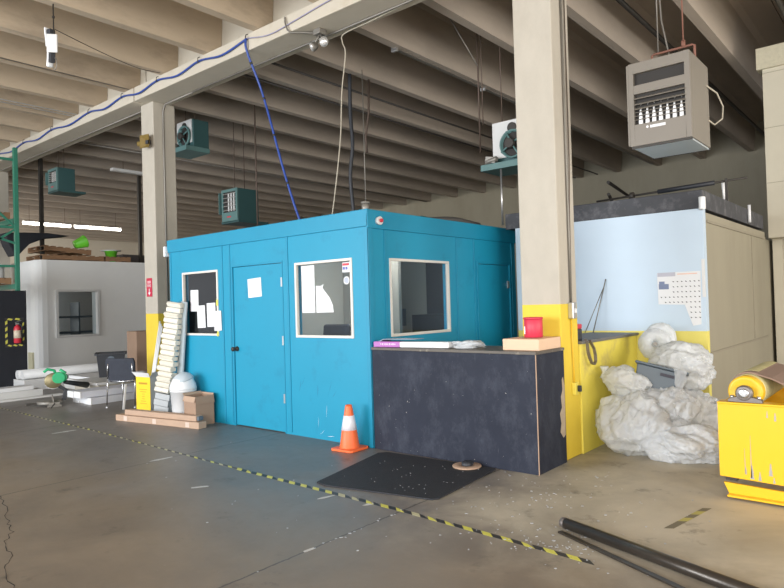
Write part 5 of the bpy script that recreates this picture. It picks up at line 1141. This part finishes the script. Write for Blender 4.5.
# rods and hoses above the booth
def rod(label, x, y, za, zb, r=.01, mt='rod', nm='hanging_rod', g=None): one(nm, MB().cyl((x, y, za), (x, y, zb), r), M[mt], label, 'rod', (x, y, za), g)
rod('thin brown rod hanging behind the booth, just left of the blue drop cable', -9.50, 7.5, 2.56, 5.8, .014)
rod('thin pale rod hanging to the right of the black hose over the booth', -6.78, 7.5, 2.56, 5.25, .007, 'galv')
one('black_hose', MB().tube(catmull([(-7.05, 7.5, 5.25), (-7.06, 7.5, 4.6), (-7.03, 7.5, 4.1), (-7.08, 7.48, 3.6), (-7.05, 7.5, 3.0), (-7.05, 7.5, 2.56)]), .030), M['black'], 'thick black hose dropping from the ceiling to the booth roof corner', 'hose', (-7.05, 7.5, 2.55))
one('bent_bracket', MB().tube([(-7.0, 7.9, 5.25), (-7.02, 7.9, 4.7), (-7.1, 7.9, 4.3), (-7.08, 7.9, 4.05)], .018), M['rod'], 'short dark bent pipe hanging beside the black hose', 'pipe', (-7.05, 7.9, 4.1))
t = thing('drop_conduit', 'long dark twin conduit dropping to the heater behind the front column', 'conduit', (-4.7, 8.1, 4.1))
mk('conduit', MB().cyl((-4.98, 8.05, 3.7), (-4.98, 8.05, 5.99), .012), M['rod'], t)
mk('conduit', MB().cyl((-4.92, 8.05, 4.1), (-4.92, 8.05, 6.0), .008), M['rod'], t)
mk('stay', MB().cyl((-5.35, 7.6, 5.98), (-4.98, 8.05, 4.98), .010), M['galv'], t)
# clutter on the booth roof
one('roof_ball', MB().lathe((-5.3, 7.0, 2.536), [(0, 0), (.09, .01), (.12, .08), (.09, .16), (0, .19)], 20), M['teal'], 'dark round lump with wires lying on the booth roof', 'junction', (-5.3, 7.0, 2.536))
one('roof_duct', MB().tube(catmull([(-5.4, 6.2, 2.60), (-5.2, 6.8, 2.62), (-5.0, 7.3, 2.65), (-4.9, 7.8, 2.60)]), .05), mat('grey_hose', (0.08, 0.075, 0.07), .6), 'dark flexible hose lying along the side edge of the booth roof', 'hose', (-5.1, 7, 2.55))
one('roof_pipe', MB().cyl((-5.0, 7.85, 2.536), (-5.0, 7.85, 2.66), .03), M['offwhite'], 'small white pipe stub on the side edge of the booth roof', 'pipe', (-5.0, 7.85, 2.536))
one('roof_board', MB().box(-5.6, -4.75, 5.45, 6.6, 2.537, 2.56), M['dark'], 'thin dark board lying on the booth roof near its front corner', 'board', (-5.2, 6.0, 2.537))
# back wall pipes
for x0_, x1_, z_, lb in ((-9.5, -6.5, 4.3, 'upper'), (-9.0, -5.8, 3.9, 'lower')): one('wall_pipe', MB().tube([(x0_, 18.9, z_), (x1_, 18.9, z_), (x1_, 18.9, 1.0)], .04), M['dark'], lb + ' dark pipe bending down on the far back wall', 'pipe', ((x0_ + x1_) / 2, 18.9, 0))
for k, (a, c) in enumerate((((-4.25, 7.78, 3.55), (-3.25, 12, 3.5)), ((-4.0, 7.78, 3.35), (-3.4, 12, 3.3)))):
    one('bent_pipe', MB().tube([(-5.0, 13, 3.9 - .25 * k), (-5.4 - .35 * k, 15.4, 3.9 - .25 * k), (-5.4 - .35 * k, 15.4, 2.3)], .035), M['dark'], ['dark pipe bending downward above the pale blue wall, the upper', 'dark pipe bending downward above the pale blue wall, the lower'][k] + ' one', 'pipe', (-5.2, 15, 3))
t = thing('drive_shaft', 'dark rod with collars and a thicker black sleeve above the pale blue room roof', 'shaft', (-2.6, 9.0, 3.0))
mk('shaft', MB().cyl((-3.6, 8.9, 2.90), (-1.68, 8.9, 2.96), .014), M['dark'], t)
mk('sleeve', MB().cyl((-2.75, 8.9, 2.927), (-2.05, 8.9, 2.948), .03), M['black'], t)
mk('collar', MB().cyl((-3.12, 8.9, 2.915), (-3.07, 8.9, 2.917), .05), M['dark'], t)
mk('bracket', MB().box(-1.93, -1.90, 8.88, 8.92, 2.692, 2.98), M['dark'], t)
one('white_tube_lamp', MB().cyl((-1.905, 8.7, 2.692), (-1.91, 8.7, 2.90), .012, .02), M['white'], 'thin white tapered tube standing below the shaft on the blue room roof', 'tube', (-1.9, 8.7, 2.69))
one('white_end_cap', MB().cyl((-1.875, 7.56, 2.46), (-1.875, 7.56, 2.60), .035, n=16), M['white'], 'white plastic cap on the corner where the pale blue and beige walls meet', 'cap', (-1.875, 7.56, 2.5), bevel=.008)
one('white_end_cap', MB().cyl((-1.86, 9.9, 2.50), (-1.86, 9.9, 2.74), .02, n=12), M['white'], 'thin white tube standing on the side edge of the beige room roof', 'tube', (-1.86, 9.9, 2.5))
